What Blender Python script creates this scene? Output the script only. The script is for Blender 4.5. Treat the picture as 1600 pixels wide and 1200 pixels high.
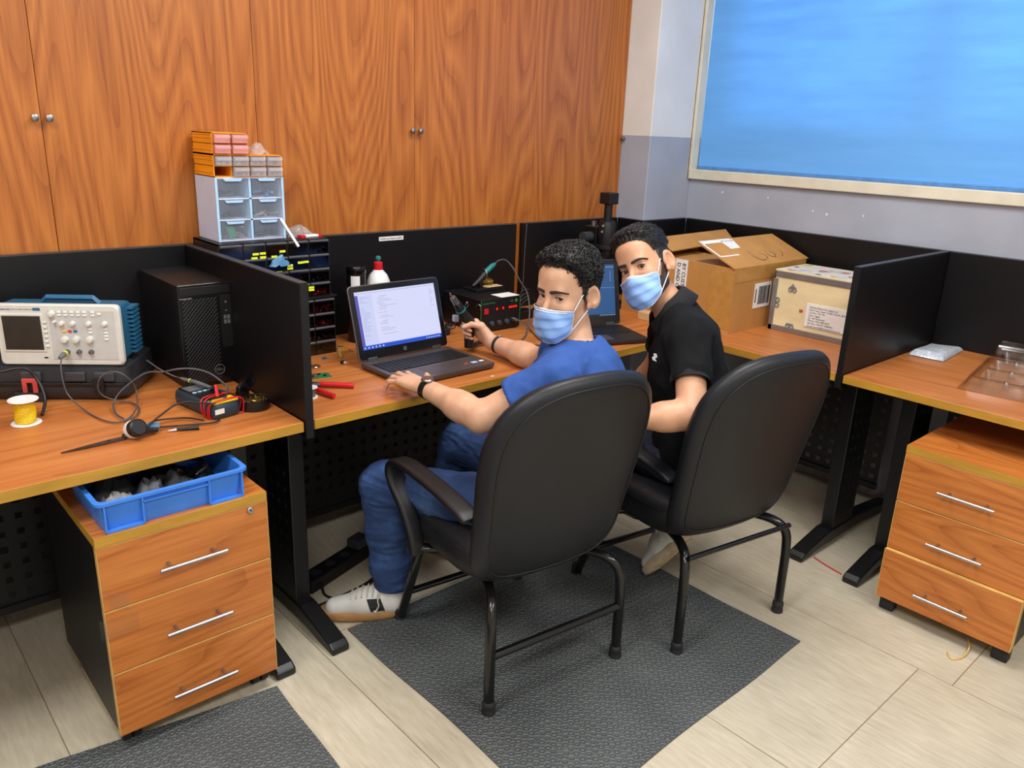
import bpy, math, random
import numpy as np
from mathutils import Vector, Matrix, Euler, noise as mnoise

for _o in list(bpy.data.objects):
    bpy.data.objects.remove(_o, do_unlink=True)
SC = bpy.context.scene
COL = SC.collection
R = math.radians
random.seed(11)

# ---------------------------------------------------------------- camera
CAM_C = Vector((-0.5031, -2.7072, 1.5492))
RT = Vector((0.74351, -0.66766, 0.03769)); UP = Vector((0.17768, 0.25157, 0.95139)); FW = Vector((0.64469, 0.70067, -0.30567))
cam_data = bpy.data.cameras.new('camera'); cam = bpy.data.objects.new('camera', cam_data); COL.objects.link(cam)
cam_data.sensor_width = 36.0; cam_data.lens = 1233.6 / 1600 * 36.0; cam_data.clip_start = 0.05
cam.matrix_world = Matrix(((RT.x, UP.x, -FW.x, CAM_C.x), (RT.y, UP.y, -FW.y, CAM_C.y), (RT.z, UP.z, -FW.z, CAM_C.z), (0, 0, 0, 1)))
SC.camera = cam

# ---------------------------------------------------------------- view, world, lamps
SC.view_settings.view_transform = 'Standard'; SC.view_settings.look = 'None'
SC.view_settings.gamma = 1.0; SC.view_settings.use_curve_mapping = False
SC.view_settings.exposure = 0.0
W = bpy.data.worlds.new('daylight'); SC.world = W; W.use_nodes = True
W.node_tree.nodes['Background'].inputs[0].default_value = (0.75, 0.88, 1.0, 1)
W.node_tree.nodes['Background'].inputs[1].default_value = 6.5

def area_lamp(name, loc, sx, sy, power, col=(1, 1, 1)):
    l = bpy.data.lights.new(name, 'AREA'); l.shape = 'RECTANGLE'; l.size = sx; l.size_y = sy
    l.energy = power; l.color = col
    o = bpy.data.objects.new(name, l); o.location = loc; COL.objects.link(o)
    return o
CEIL = 3.0
for i, (x, y) in enumerate([(-.9, -1.5), (1.3, -1.35), (-.9, -3.4), (1.3, -3.4)]):
    area_lamp('ceiling_panel_lamp', (x, y, CEIL - .03), 1.2, .6, 47)

# ---------------------------------------------------------------- material helpers
def lin(c):
    return tuple(((v / 255) / 12.92 if v / 255 <= .04045 else ((v / 255 + .055) / 1.055) ** 2.4) for v in c[:3]) + (1.0,)
MATS = {}
def new_mat(name):
    m = bpy.data.materials.new(name); m.use_nodes = True
    nt = m.node_tree; b = nt.nodes['Principled BSDF']
    MATS[name] = m
    return m, nt, b
def nd(nt, typ, **kw):
    n = nt.nodes.new(typ)
    for k, v in kw.items(): setattr(n, k, v)
    return n
def mat(name, col, rough=.5, metal=0, vary=.08, scale=30, bump=0.0, bscale=None, spec=.5, coat=0, sheen=0, sss=0, stretch=(1, 1, 1), emit=None, estr=0):
    """plain procedural material: base colour broken up by noise, optional fine bump"""
    m, nt, b = new_mat(name)
    tc = nd(nt, 'ShaderNodeTexCoord'); mp = nd(nt, 'ShaderNodeMapping'); mp.inputs['Scale'].default_value = stretch
    nt.links.new(tc.outputs['Object'], mp.inputs[0])
    nz = nd(nt, 'ShaderNodeTexNoise'); nz.inputs['Scale'].default_value = scale; nz.inputs['Detail'].default_value = 4
    nt.links.new(mp.outputs[0], nz.inputs['Vector'])
    cr = nd(nt, 'ShaderNodeValToRGB'); c = lin(col)
    cr.color_ramp.elements[0].color = tuple(max(0, v * (1 - vary * 2.2)) for v in c[:3]) + (1,)
    cr.color_ramp.elements[1].color = tuple(min(1, v * (1 + vary * 2.2)) for v in c[:3]) + (1,)
    cr.color_ramp.elements[0].position = .25; cr.color_ramp.elements[1].position = .75
    nt.links.new(nz.outputs['Fac'], cr.inputs[0]); nt.links.new(cr.outputs[0], b.inputs['Base Color'])
    b.inputs['Roughness'].default_value = rough; b.inputs['Metallic'].default_value = metal
    b.inputs['Specular IOR Level'].default_value = spec
    if coat: b.inputs['Coat Weight'].default_value = coat
    if sheen: b.inputs['Sheen Weight'].default_value = sheen
    if sss:
        b.inputs['Subsurface Weight'].default_value = sss; b.inputs['Subsurface Radius'].default_value = (.012, .005, .003); b.inputs['Subsurface Scale'].default_value = 1
    if bump:
        n2 = nd(nt, 'ShaderNodeTexNoise'); n2.inputs['Scale'].default_value = bscale or scale * 3; n2.inputs['Detail'].default_value = 3
        nt.links.new(mp.outputs[0], n2.inputs['Vector'])
        bp = nd(nt, 'ShaderNodeBump'); bp.inputs['Strength'].default_value = bump; bp.inputs['Distance'].default_value = .002
        nt.links.new(n2.outputs['Fac'], bp.inputs['Height']); nt.links.new(bp.outputs[0], b.inputs['Normal'])
    if emit:
        b.inputs['Emission Color'].default_value = lin(emit); b.inputs['Emission Strength'].default_value = estr
    return m
def wood(name, axis, base, dark, light, rough=.35, freq=9, sc=3.2, stretch=.16, coat=.0):
    """laminate with cathedral figure: contour lines of a noise field stretched along the grain"""
    m, nt, b = new_mat(name)
    tc = nd(nt, 'ShaderNodeTexCoord'); mp = nd(nt, 'ShaderNodeMapping')
    s = [1, 1, 1]; s['xyz'.index(axis)] = stretch; mp.inputs['Scale'].default_value = s
    oi = nd(nt, 'ShaderNodeObjectInfo'); add = nd(nt, 'ShaderNodeVectorMath', operation='ADD')
    mul = nd(nt, 'ShaderNodeMath', operation='MULTIPLY'); mul.inputs[1].default_value = 13.0
    nt.links.new(oi.outputs['Random'], mul.inputs[0])
    nt.links.new(tc.outputs['Object'], add.inputs[0]); nt.links.new(mul.outputs[0], add.inputs[1]); nt.links.new(add.outputs[0], mp.inputs[0])
    n1 = nd(nt, 'ShaderNodeTexNoise'); n1.inputs['Scale'].default_value = sc; n1.inputs['Detail'].default_value = 1.2; n1.inputs['Roughness'].default_value = .45
    nt.links.new(mp.outputs[0], n1.inputs['Vector'])
    k = nd(nt, 'ShaderNodeMath', operation='MULTIPLY'); k.inputs[1].default_value = freq; nt.links.new(n1.outputs['Fac'], k.inputs[0])
    fr = nd(nt, 'ShaderNodeMath', operation='FRACT'); nt.links.new(k.outputs[0], fr.inputs[0])
    n2 = nd(nt, 'ShaderNodeTexNoise'); n2.inputs['Scale'].default_value = 95; n2.inputs['Detail'].default_value = 5
    mp2 = nd(nt, 'ShaderNodeMapping'); s2 = [1, 1, 1]; s2['xyz'.index(axis)] = .035; mp2.inputs['Scale'].default_value = s2
    nt.links.new(add.outputs[0], mp2.inputs[0]); nt.links.new(mp2.outputs[0], n2.inputs['Vector'])
    cr = nd(nt, 'ShaderNodeValToRGB'); e = cr.color_ramp.elements
    e[0].position = 0; e[0].color = lin(dark); e[1].position = 1; e[1].color = lin(base)
    a = e.new(.22); a.color = lin(base); a2 = e.new(.55); a2.color = lin(light); a3 = e.new(.85); a3.color = lin(base)
    nt.links.new(fr.outputs[0], cr.inputs[0])
    cr2 = nd(nt, 'ShaderNodeValToRGB'); f = cr2.color_ramp.elements; f[0].position = .3; f[0].color = lin(dark); f[1].position = .68; f[1].color = lin(light)
    nt.links.new(n2.outputs['Fac'], cr2.inputs[0])
    mx = nd(nt, 'ShaderNodeMix', data_type='RGBA'); mx.inputs[0].default_value = .45
    nt.links.new(cr.outputs[0], mx.inputs[6]); nt.links.new(cr2.outputs[0], mx.inputs[7])
    nt.links.new(mx.outputs[2], b.inputs['Base Color'])
    b.inputs['Roughness'].default_value = rough
    if coat: b.inputs['Coat Weight'].default_value = coat
    return m
def clear(name, tint, gloss=.14, rough=.08):
    """thin clear plastic: see-through sheet with a fixed share of gloss"""
    m, nt, b = new_mat(name); nt.nodes.remove(b)
    t = nd(nt, 'ShaderNodeBsdfTransparent'); t.inputs[0].default_value = lin(tint)
    g = nd(nt, 'ShaderNodeBsdfGlossy'); g.inputs[0].default_value = (.9, .9, .9, 1); g.inputs['Roughness'].default_value = rough
    nz = nd(nt, 'ShaderNodeTexNoise'); nz.inputs['Scale'].default_value = 60
    mr = nd(nt, 'ShaderNodeMapRange'); mr.inputs[3].default_value = gloss * .6; mr.inputs[4].default_value = gloss * 1.4
    nt.links.new(nz.outputs['Fac'], mr.inputs[0])
    mx = nd(nt, 'ShaderNodeMixShader'); nt.links.new(mr.outputs[0], mx.inputs[0]); nt.links.new(t.outputs[0], mx.inputs[1]); nt.links.new(g.outputs[0], mx.inputs[2])
    nt.links.new(mx.outputs[0], nt.nodes['Material Output'].inputs[0])
    return m

WOODC = ((186, 104, 36), (150, 76, 22), (205, 124, 50))
wood('wood_wall', 'z', (163, 91, 31), (134, 67, 18), (188, 114, 46), rough=.38, freq=24, sc=3.4, stretch=.13)
wood('wood_desk_x', 'x', (180, 106, 50), (158, 88, 38), (195, 122, 63), rough=.4, freq=10, sc=6, stretch=.09)
wood('wood_desk_y', 'y', (180, 106, 50), (158, 88, 38), (195, 122, 63), rough=.4, freq=10, sc=6, stretch=.09)
wood('wood_drawer', 'x', (186, 108, 46), (152, 80, 30), (200, 124, 58), rough=.33, freq=16, sc=5, stretch=.14)
mat('edge_band', (178, 132, 44), .4, vary=.08, scale=40, stretch=(.2, .2, 1))
mat('edge_thin', (214, 172, 96), .45)
mat('black_laminate', (9, 9, 12), .42, vary=.05, bump=.06, bscale=400, spec=.35)
mat('black_metal', (10, 10, 11), .42, vary=.05)
mat('black_plastic', (14, 14, 16), .45, vary=.05)
mat('black_gloss', (14, 14, 15), .22)
mat('dark_grey_plastic', (52, 54, 58), .5)
mat('lip_grey', (84, 86, 92), .4)
mat('mid_grey_plastic', (98, 100, 104), .5)
mat('chrome', (172, 172, 174), .32, metal=1, vary=.03)
mat('steel', (150, 150, 152), .35, metal=1, vary=.05)
mat('aluminium', (160, 164, 170), .42, metal=.85, vary=.06, scale=12)
mat('brass', (190, 160, 80), .35, metal=1, vary=.15, scale=90)
mat('white_plastic', (226, 226, 224), .4, vary=.02)
mat('scope_white', (206, 206, 198), .45, vary=.03)
mat('scope_panel', (188, 189, 186), .5, vary=.02)
mat('scope_blue', (32, 92, 126), .5, vary=.06)
mat('red_plastic', (206, 28, 38), .35, vary=.04)
mat('red_faded', (196, 72, 68), .5)
mat('yellow_wire', (232, 196, 24), .45, vary=.08, scale=200)
mat('yellow_label', (222, 232, 40), .6, vary=.03)
mat('teal', (22, 120, 116), .45)
mat('orange_plastic', (240, 152, 22), .4, vary=.05, scale=8)
mat('cabinet_white', (204, 210, 232), .5, vary=.04, scale=10)
mat('cabinet_lightblue', (170, 206, 232), .4, vary=.03)
mat('blue_tray', (58, 124, 216), .42, vary=.05, scale=14)
mat('paper', (228, 226, 222), .8, vary=.02)
mat('ink', (30, 30, 34), .8)
mat('ink_grey', (120, 122, 128), .8)
mat('ink_light', (170, 172, 176), .8)
mat('cardboard', (182, 130, 66), .75, vary=.06, scale=9, bump=.08, bscale=160, stretch=(1, 1, .5))
mat('cardboard_light', (204, 168, 118), .8, vary=.05)
mat('packing_tape', (182, 132, 66), .25, vary=.06)
mat('plywood', (222, 206, 162), .6, vary=.06, scale=6, stretch=(1, 1, 3))
mat('green_pcb', (30, 110, 70), .5, vary=.12, scale=200)
mat('copper', (196, 110, 66), .35, metal=1)
mat('red_bits', (196, 30, 46), .5, vary=.2, scale=150)
mat('grey_bits', (120, 116, 106), .5, vary=.3, scale=150)
mat('blue_bag', (70, 120, 160), .4, vary=.1)
mat('rubber', (28, 28, 30), .7)
mat('cable_black', (20, 20, 22), .5)
mat('cable_grey', (74, 74, 78), .45)
mat('leather', (23, 25, 29), .44, vary=.06, scale=25, bump=.14, bscale=420, spec=.36)
mat('screen_off', (34, 38, 36), .2)
clear('clear_plastic', (242, 245, 250), .10)
def cloudy(name, col, al):
    m = mat(name, col, .25, vary=.05); m.node_tree.nodes['Principled BSDF'].inputs['Alpha'].default_value = al
cloudy('cloudy_pink', (246, 158, 146), .62); cloudy('cloudy_white', (226, 218, 222), .22); cloudy('cloudy_blue', (206, 216, 232), .10); cloudy('cloudy_bag', (214, 210, 206), .32)
clear('clear_pink', (255, 196, 186), .14)
clear('clear_smoke', (176, 180, 186), .10)
clear('clear_tape', (250, 250, 250), .07, .25)
clear('clear_bag', (240, 240, 240), .16, .12)

# ---------------------------------------------------------------- mesh helpers
class B:
    def __init__(s): s.v = []; s.f = []
    def add(s, vs, fs, M=None):
        n = len(s.v)
        s.v += [tuple(M @ Vector(p)) if M is not None else tuple(p) for p in vs]
        s.f += [tuple(i + n for i in f) for f in fs]
        return s
    def box(s, x0, x1, y0, y1, z0, z1, M=None):
        return s.add([(x0, y0, z0), (x1, y0, z0), (x1, y1, z0), (x0, y1, z0), (x0, y0, z1), (x1, y0, z1), (x1, y1, z1), (x0, y1, z1)],
                     [(3, 2, 1, 0), (4, 5, 6, 7), (0, 1, 5, 4), (1, 2, 6, 5), (2, 3, 7, 6), (3, 0, 4, 7)], M)
    def cbox(s, c, d, M=None):
        return s.box(c[0] - d[0] / 2, c[0] + d[0] / 2, c[1] - d[1] / 2, c[1] + d[1] / 2, c[2] - d[2] / 2, c[2] + d[2] / 2, M)
    def rings(s, rings, closed_caps=True, M=None, loop=False):
        n = len(rings[0]); vs = [p for r in rings for p in r]; fs = []
        m = len(rings)
        for i in range(m if loop else m - 1):
            a = i * n; b = ((i + 1) % m) * n
            for j in range(n):
                k = (j + 1) % n
                fs.append((a + j, a + k, b + k, b + j))
        if closed_caps and not loop:
            fs.append(tuple(range(n - 1, -1, -1))); fs.append(tuple((m - 1) * n + j for j in range(n)))
        return s.add(vs, fs, M)
    def tube(s, path, r, n=8, caps=True, M=None, loop=False):
        P = [Vector(p) for p in path]; rr = r if hasattr(r, '__len__') else [r] * len(P)
        rings = []; prev = None
        for i, p in enumerate(P):
            if loop: t = P[(i + 1) % len(P)] - P[i - 1]
            else: t = (P[min(i + 1, len(P) - 1)] - P[max(i - 1, 0)])
            t = t.normalized() if t.length > 1e-9 else Vector((0, 0, 1))
            if prev is None:
                u = t.cross(Vector((0, 0, 1)))
                if u.length < .05: u = t.cross(Vector((1, 0, 0)))
                u.normalize()
            else:
                u = prev - t * prev.dot(t); u.normalize()
            w = t.cross(u); prev = u
            rings.append([p + (u * math.cos(2 * math.pi * j / n) + w * math.sin(2 * math.pi * j / n)) * rr[i] for j in range(n)])
        return s.rings(rings, caps, M, loop)
    def cyl(s, a, b, r0, r1=None, n=16, M=None):
        return s.tube([a, b], [r0, r0 if r1 is None else r1], n, True, M)
    def lathe(s, prof, c=(0, 0, 0), n=24, M=None):
        return s.rings([[(c[0] + r * math.cos(2 * math.pi * j / n), c[1] + r * math.sin(2 * math.pi * j / n), c[2] + z) for j in range(n)] for r, z in prof], True, M)
    def prism(s, poly, h0, h1, axis='z', M=None):
        """polygon in the plane across axis, extruded from h0 to h1"""
        def q(a, b, h): return {'z': (a, b, h), 'y': (a, h, b), 'x': (h, a, b)}[axis]
        n = len(poly)
        fs = [tuple(range(n)), tuple(range(2 * n - 1, n - 1, -1))] + [(j, n + j, n + (j + 1) % n, (j + 1) % n) for j in range(n)]
        return s.add([q(a, b, h0) for a, b in poly] + [q(a, b, h1) for a, b in poly], fs, M)
    def grid(s, P, M=None, flip=False):
        n = len(P); m = len(P[0])
        fs = []
        for i in range(n - 1):
            for j in range(m - 1):
                f = (i * m + j, i * m + j + 1, (i + 1) * m + j + 1, (i + 1) * m + j)
                fs.append(f[::-1] if flip else f)
        return s.add([p for r in P for p in r], fs, M)
    def sphere(s, c, r, n=12, m=8, M=None):
        rx, ry, rz = r if hasattr(r, '__len__') else (r, r, r)
        return s.rings([[(c[0] + rx * math.sin(math.pi * i / m) * math.cos(2 * math.pi * j / n), c[1] + ry * math.sin(math.pi * i / m) * math.sin(2 * math.pi * j / n), c[2] - rz * math.cos(math.pi * i / m)) for j in range(n)] for i in [.05] + list(range(1, m)) + [m - .05]], True, M)

def mk(name, b, m, parent=None, smooth=None, bevel=0, seg=2, label=None, kind=None, local=True, sub=0, solid=0):
    """links one mesh object; local=False means the coordinates are world ones and the parent only has a location"""
    vs, fs = (b.v, b.f) if isinstance(b, B) else b
    me = bpy.data.meshes.new(name)
    root = Vector((0, 0, 0))
    if parent is not None and not local:
        p = parent
        while p is not None: root += p.location; p = p.parent
    if isinstance(vs, np.ndarray): vs = (vs - np.array(root)).tolist()
    elif root.length: vs = [tuple(Vector(p) - root) for p in vs]
    me.from_pydata(vs, [], fs if isinstance(fs, list) else fs.tolist()); me.update()
    ms = m if isinstance(m, (list, tuple)) else [m]
    for q in ms: me.materials.append(MATS[q])
    if smooth is not None:
        me.polygons.foreach_set('use_smooth', [True] * len(me.polygons))
        if smooth < 180: me.set_sharp_from_angle(angle=R(smooth))
    o = bpy.data.objects.new(name, me); COL.objects.link(o)
    if parent is not None: o.parent = parent
    if solid:
        q = o.modifiers.new('thickness', 'SOLIDIFY'); q.thickness = solid; q.offset = 0
    if bevel:
        q = o.modifiers.new('bevel', 'BEVEL'); q.width = bevel; q.segments = seg; q.limit_method = 'ANGLE'; q.angle_limit = R(35)
    if sub:
        q = o.modifiers.new('sub', 'SUBSURF'); q.levels = sub; q.render_levels = sub
    if label: o['label'] = label
    if kind: o['kind'] = kind
    return o
def tag(o, label, cat, group=None):
    o['label'] = label; o['category'] = cat
    if group: o['group'] = group
    return o
def thing(name, label, cat, loc=(0, 0, 0), rz=0, group=None):
    o = bpy.data.objects.new(name, None); o.empty_display_size = .05; COL.objects.link(o)
    o.location = loc; o.rotation_euler = (0, 0, R(rz))
    return tag(o, label, cat, group)
def struct(o): o['kind'] = 'structure'; return o
def catmull(pts, n=8):
    P = [Vector(p) for p in pts]; out = []
    for i in range(len(P) - 1):
        a = P[max(i - 1, 0)]; b = P[i]; c = P[i + 1]; d = P[min(i + 2, len(P) - 1)]
        for k in range(n):
            t = k / n
            out.append(.5 * ((2 * b) + (c - a) * t + (2 * a - 5 * b + 4 * c - d) * t * t + (3 * b - a - 3 * c + d) * t ** 3))
    return out + [P[-1]]
def rrect(x0, x1, y0, y1, r, n=4):
    o = []
    for cx, cy, a0 in ((x1 - r, y1 - r, 0), (x0 + r, y1 - r, 90), (x0 + r, y0 + r, 180), (x1 - r, y0 + r, 270)):
        for k in range(n + 1):
            a = R(a0 + 90 * k / n); o.append((cx + r * math.cos(a), cy + r * math.sin(a)))
    return o
def frame(o, x, y, z):
    """matrix from an origin and three axes"""
    x, y, z = Vector(x), Vector(y), Vector(z)
    return Matrix(((x.x, y.x, z.x, o[0]), (x.y, y.y, z.y, o[1]), (x.z, y.z, z.z, o[2]), (0, 0, 0, 1)))
def text(name, s, size, M, m, parent, extrude=.0003, align='LEFT', local=True, label=None):
    """lettering as a thin mesh; M maps text x/y/z into the parent's space"""
    cu = bpy.data.curves.new('lettering', 'FONT'); cu.body = s; cu.size = size; cu.extrude = extrude; cu.align_x = align; cu.resolution_u = 2
    t = bpy.data.objects.new('lettering', cu); COL.objects.link(t)
    me = bpy.data.meshes.new_from_object(t.evaluated_get(bpy.context.evaluated_depsgraph_get()))
    bpy.data.objects.remove(t, do_unlink=True); bpy.data.curves.remove(cu)
    if not local and parent is not None:
        r = Vector((0, 0, 0)); p = parent
        while p is not None: r += p.location; p = p.parent
        M = Matrix.Translation(-r) @ M
    me.transform(M); me.name = name; me.materials.clear(); me.materials.append(MATS[m])
    o = bpy.data.objects.new(name, me); COL.objects.link(o); o.parent = parent
    if label: o['label'] = label
    return o
def dup(root, loc, rz=None, label=None):
    r = root.copy(); COL.objects.link(r); r.location = loc
    if rz is not None: r.rotation_euler = (0, 0, R(rz))
    if label: r['label'] = label
    for ch in list(root.children):
        c = ch.copy(); COL.objects.link(c); c.parent = r
        for g in ch.children:
            d = g.copy(); COL.objects.link(d); d.parent = c
    return r
def piece(name, src, parent, loc=(0, 0, 0)):
    """another object sharing mesh data"""
    o = bpy.data.objects.new(name, src.data); COL.objects.link(o); o.parent = parent; o.location = loc
    for md in src.modifiers:
        q = o.modifiers.new(md.name, md.type)
        if md.type == 'BEVEL': q.width = md.width; q.segments = md.segments; q.limit_method = 'ANGLE'; q.angle_limit = md.angle_limit
    return o
# ================================================================ the room
def wall_paint():
    m, nt, b = new_mat('wall_paint')
    tc = nd(nt, 'ShaderNodeTexCoord'); sp = nd(nt, 'ShaderNodeSeparateXYZ'); nt.links.new(tc.outputs['Object'], sp.inputs[0])
    gt = nd(nt, 'ShaderNodeMath', operation='GREATER_THAN'); gt.inputs[1].default_value = 1.548; nt.links.new(sp.outputs[2], gt.inputs[0])
    nz = nd(nt, 'ShaderNodeTexNoise'); nz.inputs['Scale'].default_value = 5; nz.inputs['Detail'].default_value = 8; nt.links.new(tc.outputs['Object'], nz.inputs['Vector'])
    def ramp(c0, c1):
        r = nd(nt, 'ShaderNodeValToRGB'); r.color_ramp.elements[0].color = lin(c0); r.color_ramp.elements[1].color = lin(c1)
        r.color_ramp.elements[0].position = .35; r.color_ramp.elements[1].position = .65; nt.links.new(nz.outputs['Fac'], r.inputs[0]); return r
    g = ramp((156, 161, 174), (165, 170, 183)); w = ramp((216, 214, 210), (224, 223, 220))
    mx = nd(nt, 'ShaderNodeMix', data_type='RGBA'); nt.links.new(gt.outputs[0], mx.inputs[0]); nt.links.new(g.outputs[0], mx.inputs[6]); nt.links.new(w.outputs[0], mx.inputs[7])
    nt.links.new(mx.outputs[2], b.inputs['Base Color']); b.inputs['Roughness'].default_value = .55
    bp = nd(nt, 'ShaderNodeBump'); bp.inputs['Strength'].default_value = .25; bp.inputs['Distance'].default_value = .004
    nt.links.new(nz.outputs['Fac'], bp.inputs['Height']); nt.links.new(bp.outputs[0], b.inputs['Normal'])
wall_paint()
mat('wall_white', (222, 220, 214), .7, vary=.02)
mat('grout', (150, 128, 98), .8)
def floor_mat():
    m, nt, b = new_mat('floor_tile')
    tc = nd(nt, 'ShaderNodeTexCoord'); oi = nd(nt, 'ShaderNodeObjectInfo'); ad = nd(nt, 'ShaderNodeVectorMath', operation='ADD')
    ml = nd(nt, 'ShaderNodeMath', operation='MULTIPLY'); ml.inputs[1].default_value = 7.0; nt.links.new(oi.outputs['Random'], ml.inputs[0])
    nt.links.new(tc.outputs['Object'], ad.inputs[0]); nt.links.new(ml.outputs[0], ad.inputs[1])
    mp = nd(nt, 'ShaderNodeMapping'); mp.inputs['Scale'].default_value = (1, .13, 1); nt.links.new(ad.outputs[0], mp.inputs[0])
    n1 = nd(nt, 'ShaderNodeTexNoise'); n1.inputs['Scale'].default_value = 85; n1.inputs['Detail'].default_value = 6; n1.inputs['Roughness'].default_value = .6; nt.links.new(mp.outputs[0], n1.inputs['Vector'])
    n2 = nd(nt, 'ShaderNodeTexNoise'); n2.inputs['Scale'].default_value = 4; n2.inputs['Detail'].default_value = 5; nt.links.new(ad.outputs[0], n2.inputs['Vector'])
    r1 = nd(nt, 'ShaderNodeValToRGB'); e = r1.color_ramp.elements; e[0].position = .3; e[0].color = lin((166, 156, 132)); e[1].position = .7; e[1].color = lin((204, 194, 172))
    r2 = nd(nt, 'ShaderNodeValToRGB'); e = r2.color_ramp.elements; e[0].position = .35; e[0].color = lin((174, 163, 142)); e[1].position = .7; e[1].color = lin((198, 188, 166))
    nt.links.new(n1.outputs['Fac'], r1.inputs[0]); nt.links.new(n2.outputs['Fac'], r2.inputs[0])
    mx = nd(nt, 'ShaderNodeMix', data_type='RGBA'); mx.inputs[0].default_value = .45; nt.links.new(r1.outputs[0], mx.inputs[6]); nt.links.new(r2.outputs[0], mx.inputs[7])
    nt.links.new(mx.outputs[2], b.inputs['Base Color'])
    rr = nd(nt, 'ShaderNodeMapRange'); rr.inputs[3].default_value = .3; rr.inputs[4].default_value = .55; nt.links.new(n2.outputs['Fac'], rr.inputs[0]); nt.links.new(rr.outputs[0], b.inputs['Roughness'])
floor_mat()
XW, XL, YF, YB = 3.06, -3.2, -4.6, .06
fl = struct(mk('floor', B().box(XL, XW + .2, YF, YB + .1, -.1, -.0035), 'grout'))
TW, TLEN = .6935, 1.387; proto = {}
for c in range(-5, 6):
    x0 = -.213 + c * TW
    if x0 + TW < XL or x0 > XW: continue
    off = {0: -1.487, -1: -1.36}.get(c, -2.152 + (0 if c % 2 else .10))
    for k in range(-3, 4):
        y0 = off + k * TLEN
        xa, xb, ya, yb = max(x0, XL) + .0014, min(x0 + TW, XW) - .0014, max(y0, YF) + .0014, min(y0 + TLEN, YB) - .0014
        if yb - ya < .05 or xb - xa < .05: continue
        key = (round(xb - xa, 3), round(yb - ya, 3))
        if key not in proto:
            w, d = (xb - xa) / 2, (yb - ya) / 2
            proto[key] = mk('tile', B().box(-w, w, -d, d, -.012, 0), 'floor_tile', fl); o = proto[key]
        else: o = piece('tile', proto[key], fl)
        o.location = ((xa + xb) / 2, (ya + yb) / 2, 0)
struct(mk('wall_back', B().box(XL, XW + .2, YB, YB + .1, 0, CEIL), 'wall_white'))
struct(mk('wall_left', B().box(XL - .1, XL, YF, YB, 0, CEIL), 'wall_white'))
struct(mk('wall_front', B().box(XL, XW + .2, YF - .1, YF, 0, CEIL), 'wall_white'))
struct(mk('ceiling', B().box(XL, XW + .2, YF, YB, CEIL, CEIL + .1), 'wall_white'))
WY0, WY1, WZ0, WZ1 = -2.75, -.165, 1.385, 2.62       # window opening in the right wall
wr = B()
wr.box(XW, XW + .2, YF, YB, 0, WZ0); wr.box(XW, XW + .2, YF, YB, WZ1, CEIL)
wr.box(XW, XW + .2, WY1, YB, WZ0, WZ1); wr.box(XW, XW + .2, YF, WY0, WZ0, WZ1)
wrt = struct(mk('wall_right', wr, 'wall_paint'))
for y, z, r in ((-.36, 1.29, .006), (-.62, 1.285, .005), (-.93, 1.235, .007), (-1.1, 1.245, .005), (-.86, 1.245, .005)):
    mk('paint_chip', B().prism([(y - r, z - r * .4), (y + r * .3, z - r), (y + r, z + r * .5), (y - r * .2, z + r)], XW - .0012, XW, 'x'), 'wall_white', wrt)
struct(mk('wall_pillar', B().box(2.705, XW - .001, -.15, YB - .001, 0, CEIL - .001), 'wall_paint', bevel=.004))
mat('dimming_grey', (62, 60, 58), .8)
struct(mk('dimming_board_1', B().box(XL, 2.704, YB - .012, YB - .0005, 0, .69), 'dimming_grey'))  # added dark board, dims what shows through the modesty panel holes
# window with blue roller blind
mat('cream_frame', (216, 210, 190), .45, vary=.05, scale=9)
mat('frame_rust', (126, 98, 62), .8, vary=.3, scale=60)
mat('sash_grey', (120, 120, 118), .6)
def blind_mat():
    m, nt, b = new_mat('blind_blue'); nt.nodes.remove(b)
    tc = nd(nt, 'ShaderNodeTexCoord'); mp = nd(nt, 'ShaderNodeMapping'); mp.inputs['Scale'].default_value = (1, .22, 1.6); nt.links.new(tc.outputs['Object'], mp.inputs[0])
    nz = nd(nt, 'ShaderNodeTexNoise'); nz.inputs['Scale'].default_value = 9; nz.inputs['Detail'].default_value = 8; nz.inputs['Roughness'].default_value = .65; nt.links.new(mp.outputs[0], nz.inputs['Vector'])
    cr = nd(nt, 'ShaderNodeValToRGB'); e = cr.color_ramp.elements; e[0].position = .35; e[0].color = lin((112, 178, 246)); e[1].position = .7; e[1].color = lin((118, 184, 250)); nt.links.new(nz.outputs['Fac'], cr.inputs[0])
    ct = nd(nt, 'ShaderNodeValToRGB'); e = ct.color_ramp.elements; e[0].position = .36; e[0].color = lin((46, 112, 205)); e[1].position = .64; e[1].color = lin((84, 168, 255)); nt.links.new(nz.outputs['Fac'], ct.inputs[0])
    d = nd(nt, 'ShaderNodeBsdfDiffuse'); t = nd(nt, 'ShaderNodeBsdfTranslucent'); nt.links.new(cr.outputs[0], d.inputs[0]); nt.links.new(ct.outputs[0], t.inputs[0])
    mx = nd(nt, 'ShaderNodeMixShader'); mx.inputs[0].default_value = .11; nt.links.new(d.outputs[0], mx.inputs[1]); nt.links.new(t.outputs[0], mx.inputs[2])
    nt.links.new(mx.outputs[0], nt.nodes['Material Output'].inputs[0])
blind_mat()
win = struct(mk('window_1', B().box(XW + .12, XW + .17, WY0, WY1, WZ0, 1.64).box(XW + .12, XW + .17, WY0, WY1, 2.55, WZ1).box(XW + .12, XW + .17, -.33, WY1, 1.64, 2.55)
            .box(XW + .12, XW + .17, -1.36, -1.19, 1.64, 2.55).box(XW + .12, XW + .17, WY0, -2.4, 1.64, 2.55), 'sash_grey'))
for a, c in ((-1.19, -.33), (-2.4, -1.36)):
    mk('window_pane', B().box(XW + .143, XW + .147, a, c, 1.64, 2.55), 'clear_plastic', win)
mk('window_frame', B().box(XW - .022, XW + .02, WY0, WY1 + .012, WZ0 - .042, WZ0 + .008), 'cream_frame', win, bevel=.004)
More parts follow.
